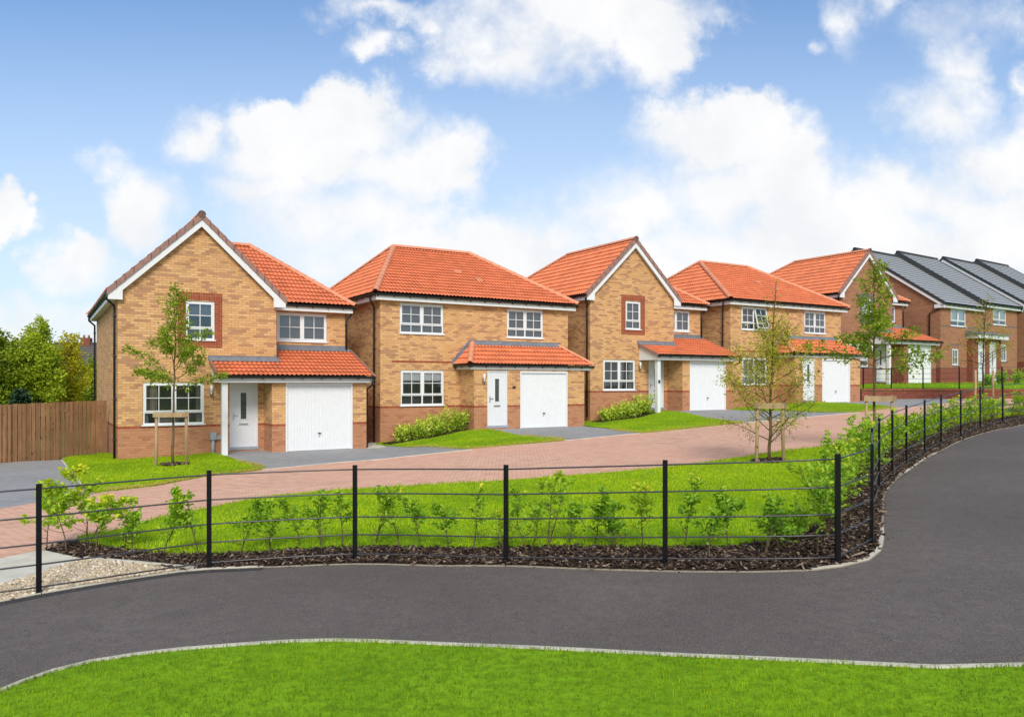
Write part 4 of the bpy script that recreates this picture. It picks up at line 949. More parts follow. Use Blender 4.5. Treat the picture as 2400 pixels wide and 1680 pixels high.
T_lawn = {k: sheet("house_lawn", pts(*q), .035, M['turf'], .45)[1] for k, q in LW.items()}
# raised ground behind the retaining wall
wall_line = smooth_line([(18.35, 41.1), (19.7, 41.5), (21.3, 40.8), (22.6, 39.5), (24.1, 38.4), (25.8, 37.5), (30, 35.6), (36, 33)], .4)
def wall_dist(x, y): return min(math.hypot(x - p[0], y - p[1]) for p in wall_line)
def zt(x, y):
    d = min(1, wall_dist(x, y) / 2.6); return 1.86 + .30 * d * d * (3 - 2 * d) + max(0, (x - 30)) * .04
terr = wall_line + [(60, 36), (60, 75), (2, 75), (14.6, 48.5), (17.75, 42.6)]
_, T_terr = sheet("terrace_lawn", terr, .0, M['turf'], .9, zt, .1)

# ------------------------------------------------------------------ grass, bark, gravel
rs = np.random.RandomState(5)
def sample(T, n):
    a = np.linalg.norm(np.cross(T[:, 1] - T[:, 0], T[:, 2] - T[:, 0]), axis=1); p = a / a.sum()
    i = rs.choice(len(T), n, p=p); u, v = rs.rand(n), rs.rand(n); m = u + v > 1; u[m] = 1 - u[m]; v[m] = 1 - v[m]
    return T[i, 0] + (T[i, 1] - T[i, 0]) * u[:, None] + (T[i, 2] - T[i, 0]) * v[:, None], a.sum() / 2
def crop(P, poly): return P[np_inside(poly, P[:, 0], P[:, 1])]
def blades(name, P, h, w, label, lean=.5, hvar=.45, tone=.5, mat='blade'):
    n = len(P); th = rs.rand(n) * 2 * np.pi; hh = h * (1 + hvar * (rs.rand(n) * 2 - 1)); ww = w * (.7 + .6 * rs.rand(n))
    cl = .5 + .5 * np.sin(P[:, 0] * 2.1 + 1.7 * np.sin(P[:, 1] * 1.3)) * np.sin(P[:, 1] * 1.9 + P[:, 0] * .6); hh = hh * (.8 + .4 * cl)
    dx, dy = np.cos(th), np.sin(th); ph = rs.rand(n) * 2 * np.pi; ln = lean * rs.rand(n) * hh; lx, ly = np.cos(ph) * ln, np.sin(ph) * ln
    V = np.empty((n, 5, 3), np.float32); z = P[:, 2] - .004
    V[:, 0] = np.c_[P[:, 0] - dx * ww, P[:, 1] - dy * ww, z]; V[:, 1] = np.c_[P[:, 0] + dx * ww, P[:, 1] + dy * ww, z]
    V[:, 2] = np.c_[P[:, 0] + dx * ww * .8 + lx * .35, P[:, 1] + dy * ww * .8 + ly * .35, z + hh * .6]; V[:, 3] = np.c_[P[:, 0] - dx * ww * .8 + lx * .35, P[:, 1] - dy * ww * .8 + ly * .35, z + hh * .6]
    V[:, 4] = np.c_[P[:, 0] + lx, P[:, 1] + ly, z + hh]
    b = np.arange(n)[:, None] * 5
    Fc = np.concatenate([b + [0, 1, 2], b + [0, 2, 3], b + [3, 2, 4]])
    big = np.sin(P[:, 0] * .9 + 2.1 * np.sin(P[:, 1] * .55 + .4)) * np.sin(P[:, 1] * 1.15 - P[:, 0] * .35 + 1.0); fi = np.sin(P[:, 0] * 13 + 3 * np.sin(P[:, 1] * 7)) * np.sin(P[:, 1] * 11 + 2 * np.sin(P[:, 0] * 5)); t = np.clip(tone + .09 * rs.randn(n) + .18 * (cl - .5) + .13 * big + .12 * fi + .07 * np.sin(P[:, 0] * 31 + 2 * np.sin(P[:, 1] * 17)) * np.sin(P[:, 1] * 27), 0, .97); 
    o = arrays_mesh(name, V.reshape(-1, 3), Fc, M[mat], tint=np.repeat(t, 5))
    return tag(o, label, "grass", kind='stuff')
def along(line, n, wd=.05):
    L = np.array(line); i = rs.randint(0, len(L) - 1, n); t = rs.rand(n)[:, None]; p = L[i] + (L[i + 1] - L[i]) * t + rs.randn(n, 2) * wd
    return np.c_[p, [hf(x, y) + .02 for x, y in p]]
view = [(-7.5, 1.0), (7.5, 1.0), (13, 9), (13, 12), (-9, 12)]
P, A = sample(T_front, 330000); P = np.concatenate([crop(P, [(-6.5, 3.9), (7.5, 3.9), (9, 12), (-8, 12)]), along(offset_line(near_edge, -.022), 5000, .012)]); blades("grass", P, .030, .0026, "short mown grass of the lawn on the near side of the asphalt path", tone=.30)
P, A = sample(T_mid, 120000); blades("grass", P, .033, .0045, "mown grass blades of the lawn between the railing and the pink road", tone=.66)
for k, n, lb in ((1, 16000, "grass of the small lawn in front of the house by the timber fence"), (2, 9000, "grass of the lawn wedge before the laurels of the wide hipped house"), (3, 9000, "grass of the lawn in front of the middle gabled house"), (4, 8000, "grass of the lawn strip in front of the house with the open sash")):
    P, A = sample(T_lawn[k], int(n * 1.8)); blades("grass", P, .028, .006, lb, tone=.58)
P, A = sample(T_terr, 60000); P = P[(P[:, 1] < 48) & (P[:, 0] < 32)]; blades("grass", P, .09, .012, "grass of the raised lawn above the brick retaining wall")
# ragged tufts of longer grass against walls, posts and road edges
c_, s_ = AX
hl = lambda k, s, d: (HOUSES[k][0] + c_ * s - s_ * d, HOUSES[k][1] + s_ * s + c_ * d)
T_ = [along([hl(1, -.4, .2), hl(1, -.1, -.05), hl(1, 2.5, -.06)], 1500, .06), along(pts((150, 1072), (225, 1066), (258, 1066)), 900, .10), along(road_near, 2600, .05), along(lawn_bottom, 2600, .05)]
blades("edge_grass", np.concatenate(T_), .06, .005, "longer ragged grass along lawn edges and the foot of walls", .8)
def chunks(name, P, l, w, h, mat, label, cat, flat=.35):
    n = len(P); a = rs.rand(n) * 2 * np.pi; L = l * np.exp(rs.randn(n) * .45); W = w * np.exp(rs.randn(n) * .35); H = h * (.5 + rs.rand(n))
    x = np.c_[np.cos(a), np.sin(a), rs.randn(n) * flat]; y = np.c_[-np.sin(a), np.cos(a), rs.randn(n) * flat]
    x /= np.linalg.norm(x, axis=1)[:, None]; y /= np.linalg.norm(y, axis=1)[:, None]; zz = np.cross(x, y)
    V = np.empty((n, 8, 3), np.float32); k = 0
    for sz in (-1, 1):
        for sx, sy in ((-1, -1), (1, -1), (1, 1), (-1, 1)):
            j = (.7 + .6 * rs.rand(n, 1)); tp = .75 if sz > 0 else 1.0
            V[:, k] = P + x * (sx * L * .5 * tp)[:, None] * j + y * (sy * W * .5 * tp)[:, None] * j + zz * (sz * H * .5)[:, None]; k += 1
    b = np.arange(n)[:, None] * 8
    Fc = np.concatenate([b + q for q in ([0, 3, 2, 1], [4, 5, 6, 7], [0, 1, 5, 4], [1, 2, 6, 5], [2, 3, 7, 6], [3, 0, 4, 7])])
    o = arrays_mesh(name, V.reshape(-1, 3), Fc, mat, tint=np.repeat(np.clip(rs.rand(n) ** 1.5, 0, 1), 8)); return tag(o, label, cat, kind='stuff')
def dry(line, n, wd): return along(smooth_line(pts(*line), .3), n, wd)
DR = [dry([(250, 1151), (360, 1139), (486, 1115.5), (610, 1100.5), (565, 1084)], 2600, .07), dry([(955, 1048.5), (1086, 1052.5), (1200, 1042.5), (1318, 1032.5), (1230, 1023)], 2200, .08), dry([(1440, 1008), (1502, 1014.8), (1600, 1005.5), (1735, 990.6)], 2000, .09), dry([(1850, 963.5), (1930, 966.5), (2011, 966), (2095, 955.5)], 1500, .10), along(road_near[:60], 900, .04)]
for q in DR: q[:, 2] += .02
blades("dry_grass", np.concatenate(DR), .042, .006, "dry straw coloured grass along the lawn borders by the pink road", .8, mat='blade_dry')
strip("tar_joint", [(x, y) for x, y in offset_line(fence_edge[:near_i(at(640, 1329)) + 1], -.10)], .14, -.02, .005, M['tar'])
L_ = np.array(offset_line(fence_edge, -.06)); i_ = rs.randint(0, len(L_) - 1, 240); P = np.c_[L_[i_] + rs.randn(240, 2) * .035, np.zeros(240)]; P[:, 2] = [hf(x, y) + .004 for x, y, _ in P]; chunks("scattered_chips", P, .028, .012, .006, M['chip'], "small bark bits strewn on the asphalt beside the railing bed", "mulch", .1)
P, A = sample(T_bed, 22000); P[:, :2] += rs.randn(len(P), 2) * .02; P[:, 2] += .008 + rs.rand(len(P)) * .026; chunks("bark_chips", P, .054, .019, .009, M['chip'], "dark brown bark chips mulching the bed along the railing", "mulch")
P, A = sample(T_gravel, 14000); P[:, 2] += .004 + rs.rand(len(P)) * .006; chunks("gravel", P, .034, .026, .018, M['pebble'], "pale buff gravel in the corner beside the concrete path", "gravel", .5)

# ------------------------------------------------------------------ railings, retaining wall, timber fence
def railing(name, P, zf, rails, H, label, n_side, pw=.055, pt=.034, rr=.0095, sharp=()):
    root = empty(name, (P[0][0], P[0][1], zf(*P[0]))); ox, oy, oz = root.location; bot = []
    for i, p in enumerate(P):
        a, b = P[max(i - 1, 0)], P[min(i + 1, len(P) - 1)]; d = Vector((b[0] - a[0], b[1] - a[1])).normalized(); z = zf(*p); bot.append(z)
        m = MB(); c = (p[0] - ox, p[1] - oy); w, t = d * pw / 2, Vector((-d.y, d.x)) * pt / 2
        q = [(c[0] - w.x - t.x, c[1] - w.y - t.y), (c[0] + w.x - t.x, c[1] + w.y - t.y), (c[0] + w.x + t.x, c[1] + w.y + t.y), (c[0] - w.x + t.x, c[1] - w.y + t.y)]
        m.hexa([(*k, z - oz - .3) for k in q] + [(*k, z - oz + H) for k in q]); m.build("post", M['steel_black'], root)
    ln = smooth_line([(*p, b) for p, b in zip(P, bot)], .45) if False else None
    for h in rails:
        pp = []
        for i in range(len(P) - 1):
            p0, p1, p2, p3 = P[max(i - 1, 0)], P[i], P[i + 1], P[min(i + 2, len(P) - 1)]
            for j in range(5):
                t = j / 5; cv = .45; x, y = [(1 - cv) * (p1[d] + (p2[d] - p1[d]) * t) + cv * .5 * (2 * p1[d] + (p2[d] - p0[d]) * t + (2 * p0[d] - 5 * p1[d] + 4 * p2[d] - p3[d]) * t * t + (3 * p1[d] - p0[d] - 3 * p2[d] + p3[d]) * t**3) for d in (0, 1)]
                if i in sharp: x, y = [p1[d] + (p2[d] - p1[d]) * t for d in (0, 1)]
                pp.append((x - ox, y - oy, bot[i] + (bot[i + 1] - bot[i]) * t + h - oz))
        pp.append((P[-1][0] - ox, P[-1][1] - oy, bot[-1] + h - oz)); m = MB(); m.tube(pp, rr, 7); m.build("rail", M['rail_black'], root)
    return tag(root, label, "railing")
railing("estate_railing", posts_xy, hf, (1.145, .841, .547, .324, .08), 1.2, "long black five bar metal railing curving along the asphalt path", 0, sharp=(7, 8, 9))
tp = [(18.6, 41.45)] + offset_line([(20.1, 41.5), (21.4, 40.8), (22.6, 39.6), (24.1, 38.5), (25.8, 37.6), (28, 36.7), (30.5, 35.6)], .12)
railing("terrace_railing", tp, zt, (1.10, .83, .56, .32, .08), 1.16, "low black metal railing standing on top of the red brick retaining wall", 0, .06, .045, .009)
rw = MB(); rc_ = MB(); wb = offset_line(wall_line, .24)
for i in range(len(wall_line) - 1):
    p, q, r_, s_2 = wall_line[i], wall_line[i + 1], wb[i + 1], wb[i]; z0 = min(hf(*p), hf(*q)) - .4; zp, zq = 1.80 + max(0, p[0] - 30) * .04, 1.80 + max(0, q[0] - 30) * .04
    rw.quad((*p, z0), (*q, z0), (*q, zq), (*p, zp)); rw.quad((*r_, z0), (*s_2, z0), (*s_2, zp), (*r_, zq))
    pn = Vector((q[0] - p[0], q[1] - p[1])).normalized(); e = (pn.y * .012, -pn.x * .012)
    rc_.hexa([(p[0] + e[0], p[1] + e[1], zp), (q[0] + e[0], q[1] + e[1], zq), (*r_, zq), (*s_2, zp), (p[0] + e[0], p[1] + e[1], zp + .105), (q[0] + e[0], q[1] + e[1], zq + .105), (*r_, zq + .105), (*s_2, zp + .105)])
rt = empty("retaining_wall"); tag(rt, "low red brick retaining wall holding up the lawn with the short railing", "wall")
rw.build("brickwork", M['brick_red'], rt)
M['coping'] = brick("red brick on edge", [(.30, .07, .042), (.25, .058, .036), (.33, .085, .05)], [(.2, .05, .036)], (.34, .18, .13), thr=.62, bw=.108, bh=.075, vertical=True)
M['coping'] = brick("red brick on edge", [(.30, .07, .042), (.25, .058, .036), (.33, .085, .05)], [(.2, .05, .036)], (.34, .18, .13), thr=.62, bw=.075, bh=.4)
rc_.build("coping", M['coping'], rt)
# timber fence at the left
fa_, fb_ = Vector((-13.42, 25.9)), Vector((-18.6, 18.9)); fd = (fb_ - fa_).normalized(); fn = Vector((fd.y, -fd.x))
if fn.y > 0: fn = -fn
fn = Vector((-fd.y, fd.x)) if Vector((-fd.y, fd.x)).x > 0 else Vector((fd.y, -fd.x))
fz = hf(*fa_) - .02; ft = empty("timber_fence", (fa_.x, fa_.y, fz)); tag(ft, "brown vertical board timber fence running up to the side of the nearest house", "fence")
Lf = (fb_ - fa_).length; rng = random.Random(3)
P3 = lambda l, o, z: (fd.x * l + fn.x * o, fd.y * l + fn.y * o, z)
def fbox(m, l0, l1, o0, o1, z0, z1): m.hexa([P3(l0, o0, z0), P3(l1, o0, z0), P3(l1, o1, z0), P3(l0, o1, z0), P3(l0, o0, z1), P3(l1, o0, z1), P3(l1, o1, z1), P3(l0, o1, z1)])
l = 0.0; panel = 0; bd_, rl_ = MB(), MB(); start = 0.0
fdrop = lambda l: -.05 * l * .5
while l < Lf:
    gap = rng.uniform(.012, .03) if l < 2.6 else rng.uniform(.024, .034); wdt = rng.uniform(.10, .125); z = fdrop(l)
    fbox(bd_, l, l + wdt, .0, .02, z - .02 - rng.random() * .02, z + 1.80 + rng.uniform(-.008, .008)); l += wdt + gap
    if l - start > 2.6 or l >= Lf:
        for zz in (.25, .95, 1.62): fbox(rl_, start, l, -.045, -.002, fdrop(l) + zz, fdrop(l) + zz + .09)
        po = MB(); fbox(po, l - .05, l + .05, -.15, -.05, -.3, fdrop(l) + 1.78); po.build("fence_post", M['fence_wood'], ft)
        bk, bl_ = MB(), start + .07
        while bl_ < l - .1: fbox(bk, bl_, bl_ + .115, -.067, -.047, fdrop(bl_) - .02, fdrop(bl_) + 1.78); bl_ += .140
        if start > 2: bk.build("back_boards", M['fence_wood'], ft)
        o = bd_.build("board_panel", M['fence_wood'], ft); rl_.build("rails", M['fence_wood'], o); bd_, rl_ = MB(), MB(); start = l
# ------------------------------------------------------------------ plants
def leaves_mesh(name, C, size, mat, parent, rng, tint, up=.4, aspect=.55, dirs=None, cup=.25):
    """one folded leaf of four corners per centre"""
    n = len(C)
    if dirs is None:
        d = rng.randn(n, 3); d[:, 2] *= .6
    else: d = dirs + rng.randn(n, 3) * .45
    d /= np.linalg.norm(d, axis=1)[:, None] + 1e-9
    nn = rng.randn(n, 3) * .7; nn[:, 2] += up; nn -= d * (nn * d).sum(1)[:, None]; nn /= np.linalg.norm(nn, axis=1)[:, None] + 1e-9
    s = np.cross(d, nn); L = size * (.6 + .8 * rng.rand(n)); W = L * aspect
    V = np.empty((n, 6, 3), np.float32)
    V[:, 0] = C; V[:, 1] = C + d * (L * .38)[:, None] + s * (W * .5)[:, None] + nn * (W * cup)[:, None]; V[:, 2] = C + d * (L * .74)[:, None] + s * (W * .36)[:, None] + nn * (W * cup * .6)[:, None]
    V[:, 3] = C + d * L[:, None] - nn * (L * .08)[:, None]; V[:, 4] = C + d * (L * .74)[:, None] - s * (W * .36)[:, None] + nn * (W * cup * .6)[:, None]; V[:, 5] = C + d * (L * .38)[:, None] - s * (W * .5)[:, None] + nn * (W * cup)[:, None]
    b = np.arange(n)[:, None] * 6
    Fc = np.concatenate([b + [0, 1, 2, 3], b + [0, 3, 4, 5]])
    return arrays_mesh(name, V.reshape(-1, 3), Fc, mat, parent, tint=np.repeat(np.clip(tint, 0, 1), 6))

def bent(rng, p, d, L, n, wob, lift=0.0):
    """a wandering shoot from p along d"""
    out = [np.array(p, float)]; d = np.array(d, float); d /= np.linalg.norm(d)
    for i in range(n):
        d = d + rng.randn(3) * wob + np.array([0, 0, lift]); d /= np.linalg.norm(d); out.append(out[-1] + d * L / n)
    return out

def young_tree(name, x, y, H, r0, base, spread, nb, leaf, lmat, bmat, seed, label, n_leaf, prof, rise, cluster=.10, lean=(0, 0), tint0=.5, trunk_up=1.0, twig=.5):
    """trunk with a leader, limbs, twigs; every leaf a small folded face held on a twig"""
    rng = np.random.RandomState(seed); z = hf(x, y); root = empty(name, (x, y, z)); tb = MB()
    n = 12; tr = [np.array([lean[0] * (i / n) ** 1.3 * H + .012 * rng.randn() * (i > 0), lean[1] * (i / n) * H + .012 * rng.randn() * (i > 0), H * i / n]) for i in range(n + 1)]
    tb.tube([(tr[0][0], tr[0][1], -.1)] + tr[1:], [r0 * (1.15 - i / n) + .004 for i in range(n + 1)], 8)
    tips = []; 
    for i in range(nb):
        f = (i + .5) / nb; hh = base + (1 - base) * f ** 1.05 * .96; k = min(n - 1, int(hh * n)); p = tr[k] + (tr[k + 1] - tr[k]) * (hh * n - k)
        an = i * 2.39996 + rng.uniform(-.5, .5); L = spread * prof(f) * rng.uniform(.72, 1.15); el = rise(f) + rng.uniform(-.12, .12)
        if L < .08: continue
        sh = bent(rng, p, (math.cos(an) * math.cos(el), math.sin(an) * math.cos(el), math.sin(el)), L, 7, .09, .012)
        rb = max(.004, r0 * .42 * (1 - f) * min(1, L / spread + .3)); tb.tube(sh, [rb * (1 - j / 7.6) + .0022 for j in range(8)], 5)
        for j in range(1, 8):
            tips.append((sh[j], sh[j] - sh[j - 1], (.35 + .65 * j / 7) * (.35 + L / spread)))
            if j >= 2 and L > .3:
                for _ in range(2):
                    dd = (sh[j] - sh[j - 1]) / np.linalg.norm(sh[j] - sh[j - 1]) + rng.randn(3) * .75; tw = bent(rng, sh[j], dd, L * twig * rng.uniform(.3, .8) * (1 - j / 11), 3, .18)
                    tb.tube(tw, [.004, .003, .0025, .0015], 4); 
                    for q in range(1, 4): tips.append((tw[q], tw[q] - tw[q - 1], .35 + L / spread))
    for k in range(int(n * base) + 1, n + 1): tips.append((tr[k], np.array([0, 0, 1.0]), .5))
    tips.append((tr[-1], np.array([0, 0, 1.0]), 1.3))
    tb.build("trunk", bmat, root)
    w_ = np.array([t[2] * (.3 + .7 * min(1, max(0, t[0][2] / H * 2.2 - .35))) * (1 - .62 * min(1, max(0, t[0][2] / H - .60) / .35)) for t in tips]); idx = rng.choice(len(tips), n_leaf, p=w_ / w_.sum()); C = np.array([tips[i][0] for i in idx]); Dn = np.array([tips[i][1] / (np.linalg.norm(tips[i][1]) + 1e-9) for i in idx])
    cid = rng.rand(len(tips)); off = rng.randn(n_leaf, 3) * cluster; off[:, 2] *= .7
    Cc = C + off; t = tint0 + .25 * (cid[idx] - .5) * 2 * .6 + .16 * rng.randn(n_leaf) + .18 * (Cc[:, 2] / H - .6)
    Dn = Dn * .7 + off / (np.linalg.norm(off, axis=1)[:, None] + 1e-9) * .8; Dn[:, 2] -= .15
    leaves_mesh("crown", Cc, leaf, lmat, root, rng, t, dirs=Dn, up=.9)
    return tag(root, label, "tree", "young staked trees")
tr1 = at(405.3, 1092); tr2 = at(1803.5, 1084.7); tr3 = (8.55, 18.5); tr4 = (22.0, 36.6)
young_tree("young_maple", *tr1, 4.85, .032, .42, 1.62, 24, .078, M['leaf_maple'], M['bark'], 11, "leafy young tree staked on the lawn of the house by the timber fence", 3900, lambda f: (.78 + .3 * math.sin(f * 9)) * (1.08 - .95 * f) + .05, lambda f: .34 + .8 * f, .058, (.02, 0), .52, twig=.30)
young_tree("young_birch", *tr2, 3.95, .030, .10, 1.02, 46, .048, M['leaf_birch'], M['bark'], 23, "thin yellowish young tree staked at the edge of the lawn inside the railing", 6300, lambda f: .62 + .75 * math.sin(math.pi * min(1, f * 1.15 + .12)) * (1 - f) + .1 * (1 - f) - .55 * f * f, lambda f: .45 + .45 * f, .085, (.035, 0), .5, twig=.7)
young_tree("young_maple", *tr3, 4.40, .030, .42, 1.35, 24, .075, M['leaf_maple'], M['bark'], 37, "leafy young tree rising behind the curved railing, in front of the retaining wall", 3300, lambda f: (.78 + .3 * math.sin(f * 8 + 1)) * (1.05 - .95 * f) + .05, lambda f: .3 + .8 * f, .065, (.0, 0), .52, twig=.32)
young_tree("young_birch", *tr4, 4.7, .040, .34, 1.45, 30, .075, M['leaf_birch'], M['bark_dark'], 51, "thin sparse young tree in front of the houses with twin white doors", 1300, lambda f: 1.0 - .75 * f, lambda f: .45 + .5 * f, .12, (.03, 0), .35)

def stake_frame(x, y, gap, H, label, bar=True, r=.04, yaw=0.0, tilt=.02):
    z = hf(x, y); root = empty("tree_stake", (x, y, z), yaw); 
    for s in (-1, 1):
        m = MB(); m.tube([(s * gap / 2, -.06, -.3), (s * (gap / 2 - tilt), -.06, H * .5), (s * (gap / 2 - tilt), -.06, H)], [r * 1.05, r, r * .97], 10, True); m.build("stake", M['stake_wood'], root)
    if bar: m = MB(); m.box(-gap / 2 - .06, gap / 2 + .06, -.06 - r - .035, -.06 - r + .002, H - .14, H - .015); m.build("crossbar", M['stake_wood'], root)
    if bar: m = MB(); m.tube([(.06 * math.cos(a), .06 * math.sin(a) - .02, H - .08) for a in [k * .7 for k in range(10)]], .012, 5); m.build("tree_tie", M['black'], root)
    return tag(root, label, "tree stake", "timber stakes of the young trees")
stake_frame(tr1[0] + .02, tr1[1] - .12, .80, 1.50, "pale timber stakes with a crossbar round the tree by the timber fence house", yaw=R(14))
stake_frame(tr2[0] - .05, tr2[1] - .12, .60, 1.33, "pale timber stakes with a crossbar round the yellowish tree on the railed lawn", yaw=R(2), r=.035)
stake_frame(tr3[0] + .05, tr3[1] - .1, .64, 1.28, "pale timber stakes with a crossbar rising out of the hedge behind the curved railing", r=.03)
stake_frame(tr4[0] - .05, tr4[1] - .15, .85, 1.45, "bare pair of stakes without a crossbar, by the brick retaining wall", False, r=.05)
for (x, y), rad, lb in ((tr1, .42, "dark mulch circle round the tree by the timber fence house"), (tr2, .40, "dark mulch circle round the yellowish tree on the railed lawn")):
    n = 420; a = rs.rand(n) * 2 * np.pi; r_ = rad * np.sqrt(rs.rand(n)) * (.8 + .2 * np.sin(a * 3)); Q = np.c_[x + r_ * np.cos(a), y + r_ * np.sin(a) * .9, np.zeros(n)]; Q[:, 2] = [hf(p[0], p[1]) + .05 + rs.rand() * .03 for p in Q]
    chunks("mulch_ring", Q, .07, .035, .018, M['chip'], lb, "mulch")

def sapling(x, y, H, seed, nl, tint, label, group, spread=.22, zf=None, leaf=.055, stems=None):
    rng = np.random.RandomState(seed); root = empty("hedge_sapling", (x, y, (zf or hf)(x, y))); sb = MB(); tips = []
    for s in range(stems or (1 if rng.rand() < .55 else 2)):
        a = rng.rand() * 6.28; hh = H * (1 if s == 0 else rng.uniform(.6, .9))
        st = bent(rng, (rng.uniform(-.02, .02), rng.uniform(-.02, .02), -.03), (math.cos(a) * .14 * (1 + s), math.sin(a) * .14 * (1 + s), 1), hh, 9, .11, .03)
        sb.tube(st, [.0085 * (1 - j / 11) + .001 for j in range(10)], 5)
        for j in range(2, 10):
            tips.append((st[j], st[j] - st[j - 1], .5 if j < 4 else 1.1))
            for _ in range(2 if j < 8 else 1):
                b = rng.rand() * 6.28; el = rng.uniform(.1, .9); L = spread * rng.uniform(.4, 1.25) * (1.1 - j / 14)
                tw = bent(rng, st[j], (math.cos(b) * math.cos(el), math.sin(b) * math.cos(el), math.sin(el)), L, 4, .18)
                sb.tube(tw, [.0038, .003, .0024, .002, .001], 4)
                for q in range(1, 5): tips.append((tw[q], tw[q] - tw[q - 1], (.25 if j < 4 else 1.0)))
    sb.build("stem", M['stem'], root)
    w_ = np.array([t[2] for t in tips]); hz_ = np.array([t[0][2] for t in tips]) / H; w_ = w_ * np.clip(hz_ * 1.7 - .45, .015, 1)
    idx = rng.choice(len(tips), nl, p=w_ / w_.sum()); C = np.array([tips[i][0] for i in idx]) + rng.randn(nl, 3) * .022; Dn = np.array([tips[i][1] / (np.linalg.norm(tips[i][1]) + 1e-9) for i in idx])
    t = tint + .16 * rng.randn(nl) + .35 * np.clip(C[:, 2] / H - .75, 0, 1) * (1 + (rng.rand() < .35) * 2.4)
    Dn += rng.randn(nl, 3) * .5; Dn[:, 2] *= .5
    leaves_mesh("foliage", C, leaf, M['leaf_sapling'], root, rng, t, dirs=Dn, up=1.0, aspect=.62)
    return tag(root, label, "sapling", group)
ORD = ["first", "second", "third", "fourth", "fifth", "sixth", "seventh", "eighth", "ninth", "tenth", "eleventh", "twelfth"]
# front run: positions read off the photograph (pixel of the stem foot, top of the plant)
front = [(106, 1290, 1150, 300, .66), (160, 1294, 1135, 380, .62), (206, 1284, 1092, 400, .76), (224, 1298, 1165, 320, .6), (292, 1284, 1190, 130, .5), (312, 1288, 1200, 130, .42), (381, 1309, 1168, 260, .45), (466, 1300, 1142, 230, .45), (560, 1300, 1165, 240, .36), (633, 1292, 1180, 190, .42), (700, 1286, 1170, 170, .42), (752, 1286, 1150, 170, .40), (800, 1284, 1148, 170, .45), (876, 1280, 1140, 130, .68), (931, 1291, 1132, 190, .45), (985, 1290, 1160, 170, .34), (1048, 1290, 1182, 170, .36), (1113, 1293, 1150, 150, .55), (1175, 1290, 1195, 110, .6), (1238, 1300, 1150, 230, .42), (1287, 1284, 1096, 210, .5), (1336, 1282, 1180, 170, .36), (1392, 1285, 1120, 260, .44), (1440, 1286, 1180, 240, .24), (1507, 1283, 1125, 210, .62), (1600, 1284, 1120, 210, .40), (1666, 1310, 1190, 190, .34), (1708, 1288, 1160, 250, .18), (1793, 1305, 1170, 250, .16), (1825, 1290, 1215, 190, .26), (1915, 1298, 1130, 230, .36), (1872, 1272, 1180, 170, .4), (1935, 1260, 1085, 240, .5)]
bays = {}
front_w = [(at(u, v), v, top, nl, ti) for u, v, top, nl, ti in front]
pu = [-400, 91, 490, 832, 1186, 1559, 1963, 2044]
for i, (p, v, top, nl, ti) in enumerate(front_w):
    u = front[i][0]; b = sum(1 for q in pu if q < u); bays.setdefault(b, []).append(i)
for b, L in bays.items():
    L.sort(key=lambda i: front[i][0])
    for j, i in enumerate(L):
        p, v, top, nl, ti = front_w[i]; H = p[1] * (v - top) / F
        look = "yellow tipped" if ti > .57 else ("dark green" if ti < .3 else "light green")
        sapling(*p, H, 100 + i, int(nl * 1.75), ti, f"{look} sapling, {ORD[j]} past the {ORD[b - 2]} railing post counting from the gravel corner", "hedge saplings behind the railing", spread=.29 + .05 * (nl > 220) + .13 * (nl >= 300), leaf=.052 if nl < 300 else .062)
# denser young hedge along the curved run
k = 0; rng_h = np.random.RandomState(77)
side = offset_line(posts_xy[8:], .42)
for b in range(len(side) - 1):
    (xa, ya), (xb, yb) = side[b], side[b + 1]; m = 6 if b > 0 else 5
    for j in range(m):
        t = (j + .5 + rng_h.uniform(-.2, .2)) / m; e = rng_h.uniform(-.14, .2); x, y = xa + (xb - xa) * t + e * .6 * -1, ya + (yb - ya) * t + e * .6
        H = rng_h.uniform(.78, 1.12) * (1.0 if b < 5 else .84); ti = rng_h.uniform(.38, .62)
        nth = f"{ORD[b]} bay after the corner post"
        sapling(x, y, H, 300 + k, 200 if b < 6 else 185, ti, f"hedge sapling, {ORD[j]} past the {ORD[b]} post up the curved railing from its sharp corner", "hedge saplings behind the railing", spread=.34, leaf=.062, stems=2); k += 1

def laurel(x, y, z, H, seed, n, tint, label):
    rng = np.random.RandomState(seed); root = empty("laurel_bush", (x, y, z)); sb = MB(); C, Dn, T = [], [], []
    for s in range(13):
        a = rng.rand() * 6.28; st = bent(rng, (rng.uniform(-.12, .12), rng.uniform(-.12, .12), -.03), (math.cos(a) * .55, math.sin(a) * .55, 1), H * rng.uniform(.65, 1.05), 6, .13, .04); sb.tube(st, [.010, .009, .008, .007, .006, .004, .003], 5)
        for j in range(1, 7):
            for _ in range(n // 78):
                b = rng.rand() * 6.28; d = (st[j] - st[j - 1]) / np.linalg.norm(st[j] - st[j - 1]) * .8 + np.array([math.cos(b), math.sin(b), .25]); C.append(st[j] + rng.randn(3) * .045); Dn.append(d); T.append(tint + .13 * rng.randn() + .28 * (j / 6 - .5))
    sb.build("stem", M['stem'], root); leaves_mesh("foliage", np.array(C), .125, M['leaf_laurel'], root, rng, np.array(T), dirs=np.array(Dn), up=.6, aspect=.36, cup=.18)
    return tag(root, label, "bush", "laurel bushes planted below the front windows")
def laurel_row(k, s0, s1, n, dd, what, Hs, thin=True):
    for i in range(n):
        s = s0 + (s1 - s0) * (i + .5) / n; x, y = hl(k, s, dd - .05 * (i % 2)); z = hf(x, y) + .02
        laurel(x, y, z, Hs[i], 500 + 20 * k + i, 620,   .68 - .1 * (i % 2), f"{'yellow green' if i % 2 == 0 else 'green'} laurel, {ORD[n - 1 - i]} from the front door in the row before {what}")
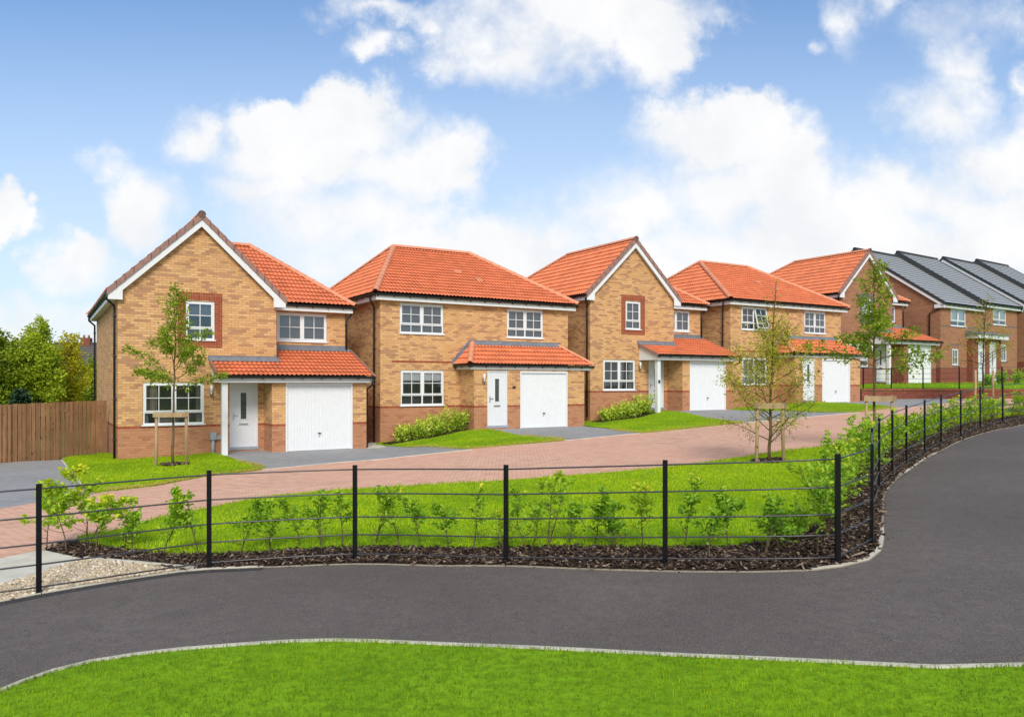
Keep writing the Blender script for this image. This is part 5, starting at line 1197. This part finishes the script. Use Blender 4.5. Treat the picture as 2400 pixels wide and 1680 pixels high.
laurel_row(2, .35, 3.05, 6, -.55, "the wide hipped house", [.55, .64, .70, .74, .88, .92]); laurel_row(3, .15, 2.75, 6, -.55, "the middle gabled house", [.50, .64, .72, .70, .86, .86])
for k, s0, s1 in ((2, -.05, 3.15), (3, -.15, 2.75)):
    L = [hl(k, s0 + (s1 - s0) * i / 10, -.25) for i in range(11)] + [hl(k, s1 - (s1 - s0) * i / 10, -1.0) for i in range(11)]
    sheet("planting_bed", L, .055, M['soil'], .3)

def big_tree(name, x, y, z, H, W, seed, mat, label, n=11000, leaf=.16, base=.18, tr=.16, tint=.5, cone=False):
    rng = np.random.RandomState(seed); root = empty(name, (x, y, z)); tb = MB()
    tb.tube([(0, 0, -.3), (.03, 0, H * .2), (-.04, .02, H * .45), (0, 0, H * .8)], [tr, tr * .8, tr * .5, tr * .15], 9)
    blobs = []
    nb = 34
    for i in range(nb):
        f = (i + .5) / nb; hz_ = base + (1 - base) * f; pr = (math.sin(math.pi * (f * .80 + .16)) ** .75 if not cone else 1.02 - f) * W / 2
        a = i * 2.4 + rng.uniform(-.5, .5); r_ = pr * rng.uniform(.35, .95); c = np.array([math.cos(a) * r_, math.sin(a) * r_, H * hz_ * .97])
        blobs.append((c, max(.22, pr * rng.uniform(.30, .5)))); p0 = np.array([0, 0, max(H * .12, c[2] - r_ * .9 - .3)])
        tb.tube([p0, p0 * .5 + c * .5 + rng.randn(3) * .06, c], [tr * .35, tr * .2, .012], 5)
    tb.build("trunk", M['bark_dark'], root)
    vol = np.array([b[1] ** 2.2 for b in blobs]); idx = rng.choice(nb, n, p=vol / vol.sum()); u = rng.randn(n, 3); u /= np.linalg.norm(u, axis=1)[:, None]; rad = rng.rand(n) ** .42
    # leaves gather in sprays within each limb's clump
    k = 9; spr = rng.randn(nb, k, 3); spr /= np.linalg.norm(spr, axis=2)[:, :, None]; sj = rng.randint(0, k, n); u = u * .55 + spr[idx, sj] * .8
    C = np.array([blobs[i][0] for i in idx]) + u * (np.array([blobs[i][1] for i in idx]) * (.40 + .95 * rad))[:, None]
    t = tint + .22 * (rng.rand(nb)[idx] - .5) + .15 * rng.randn(n)
    leaves_mesh("crown", C, leaf, mat, root, rng, t, up=.5, aspect=.7)
    return tag(root, label, "tree", "trees beyond the timber fence")
def far(u, Y): return (u - 1200) / F * Y
big_tree("park_tree", far(92, 41), 41, -.6, 6.3, 2.3, 1, M['leaf_bg'], "large light green tree rising behind the timber fence", 11000, .13, .20, .12, .68)
big_tree("park_tree", far(165, 44), 44, -.6, 5.7, 2.0, 2, M['leaf_yellow'], "yellowing tree between the large light green tree and the gabled house corner", 6000, .12, .26, .10, .68)
big_tree("park_tree", far(2, 40), 40, -.6, 5.6, 2.4, 3, M['leaf_bg'], "dark green tree behind the timber fence, at the very edge of the picture", 9000, .14, .12, .12, .3)
big_tree("conifer", far(48, 34), 34, -.5, 2.3, 1.25, 4, M['leaf_dark'], "small dark conifer just showing over the timber fence between two trees", 5000, .12, .1, .07, .5, True)
big_tree("park_tree", far(213, 52), 52, -.6, 4.6, 2.9, 5, M['leaf_bg'], "round green tree half hidden behind the corner of the house by the timber fence", 6000, .16, .1, .12, .4)
big_tree("park_tree", far(118, 50), 50, -.6, 3.4, 3.5, 6, M['leaf_bg'], "low shaded bushy tree behind the trunks of the light green and yellowing trees", 6000, .16, .08, .1, .1)
big_tree("park_tree", far(-5, 52), 52, -.6, 5.8, 2.0, 8, M['leaf_dark'], "tall dark evergreen tip above the dark green tree behind the timber fence", 7000, .16, .05, .14, .5, True)
# low plants on the raised bed at the right end of the retaining wall
for i, (u, Y, H_, lb) in enumerate(((2318, 40.3, .55, "low shrub behind the short railing, standing before the twin white doors' house"), (2345, 41.0, .65, "low green shrub behind the short railing, beside the pale flowering one"), (2385, 41.5, .8, "bushy green shrub at the very edge of the picture above the retaining wall"))):
    x = far(u, Y); big = laurel(x, Y, zt(x, Y), H_, 900 + i, 620, .12 + .1 * i, lb); big.name = "garden_shrub"; big["group"] = "shrubs above the retaining wall"
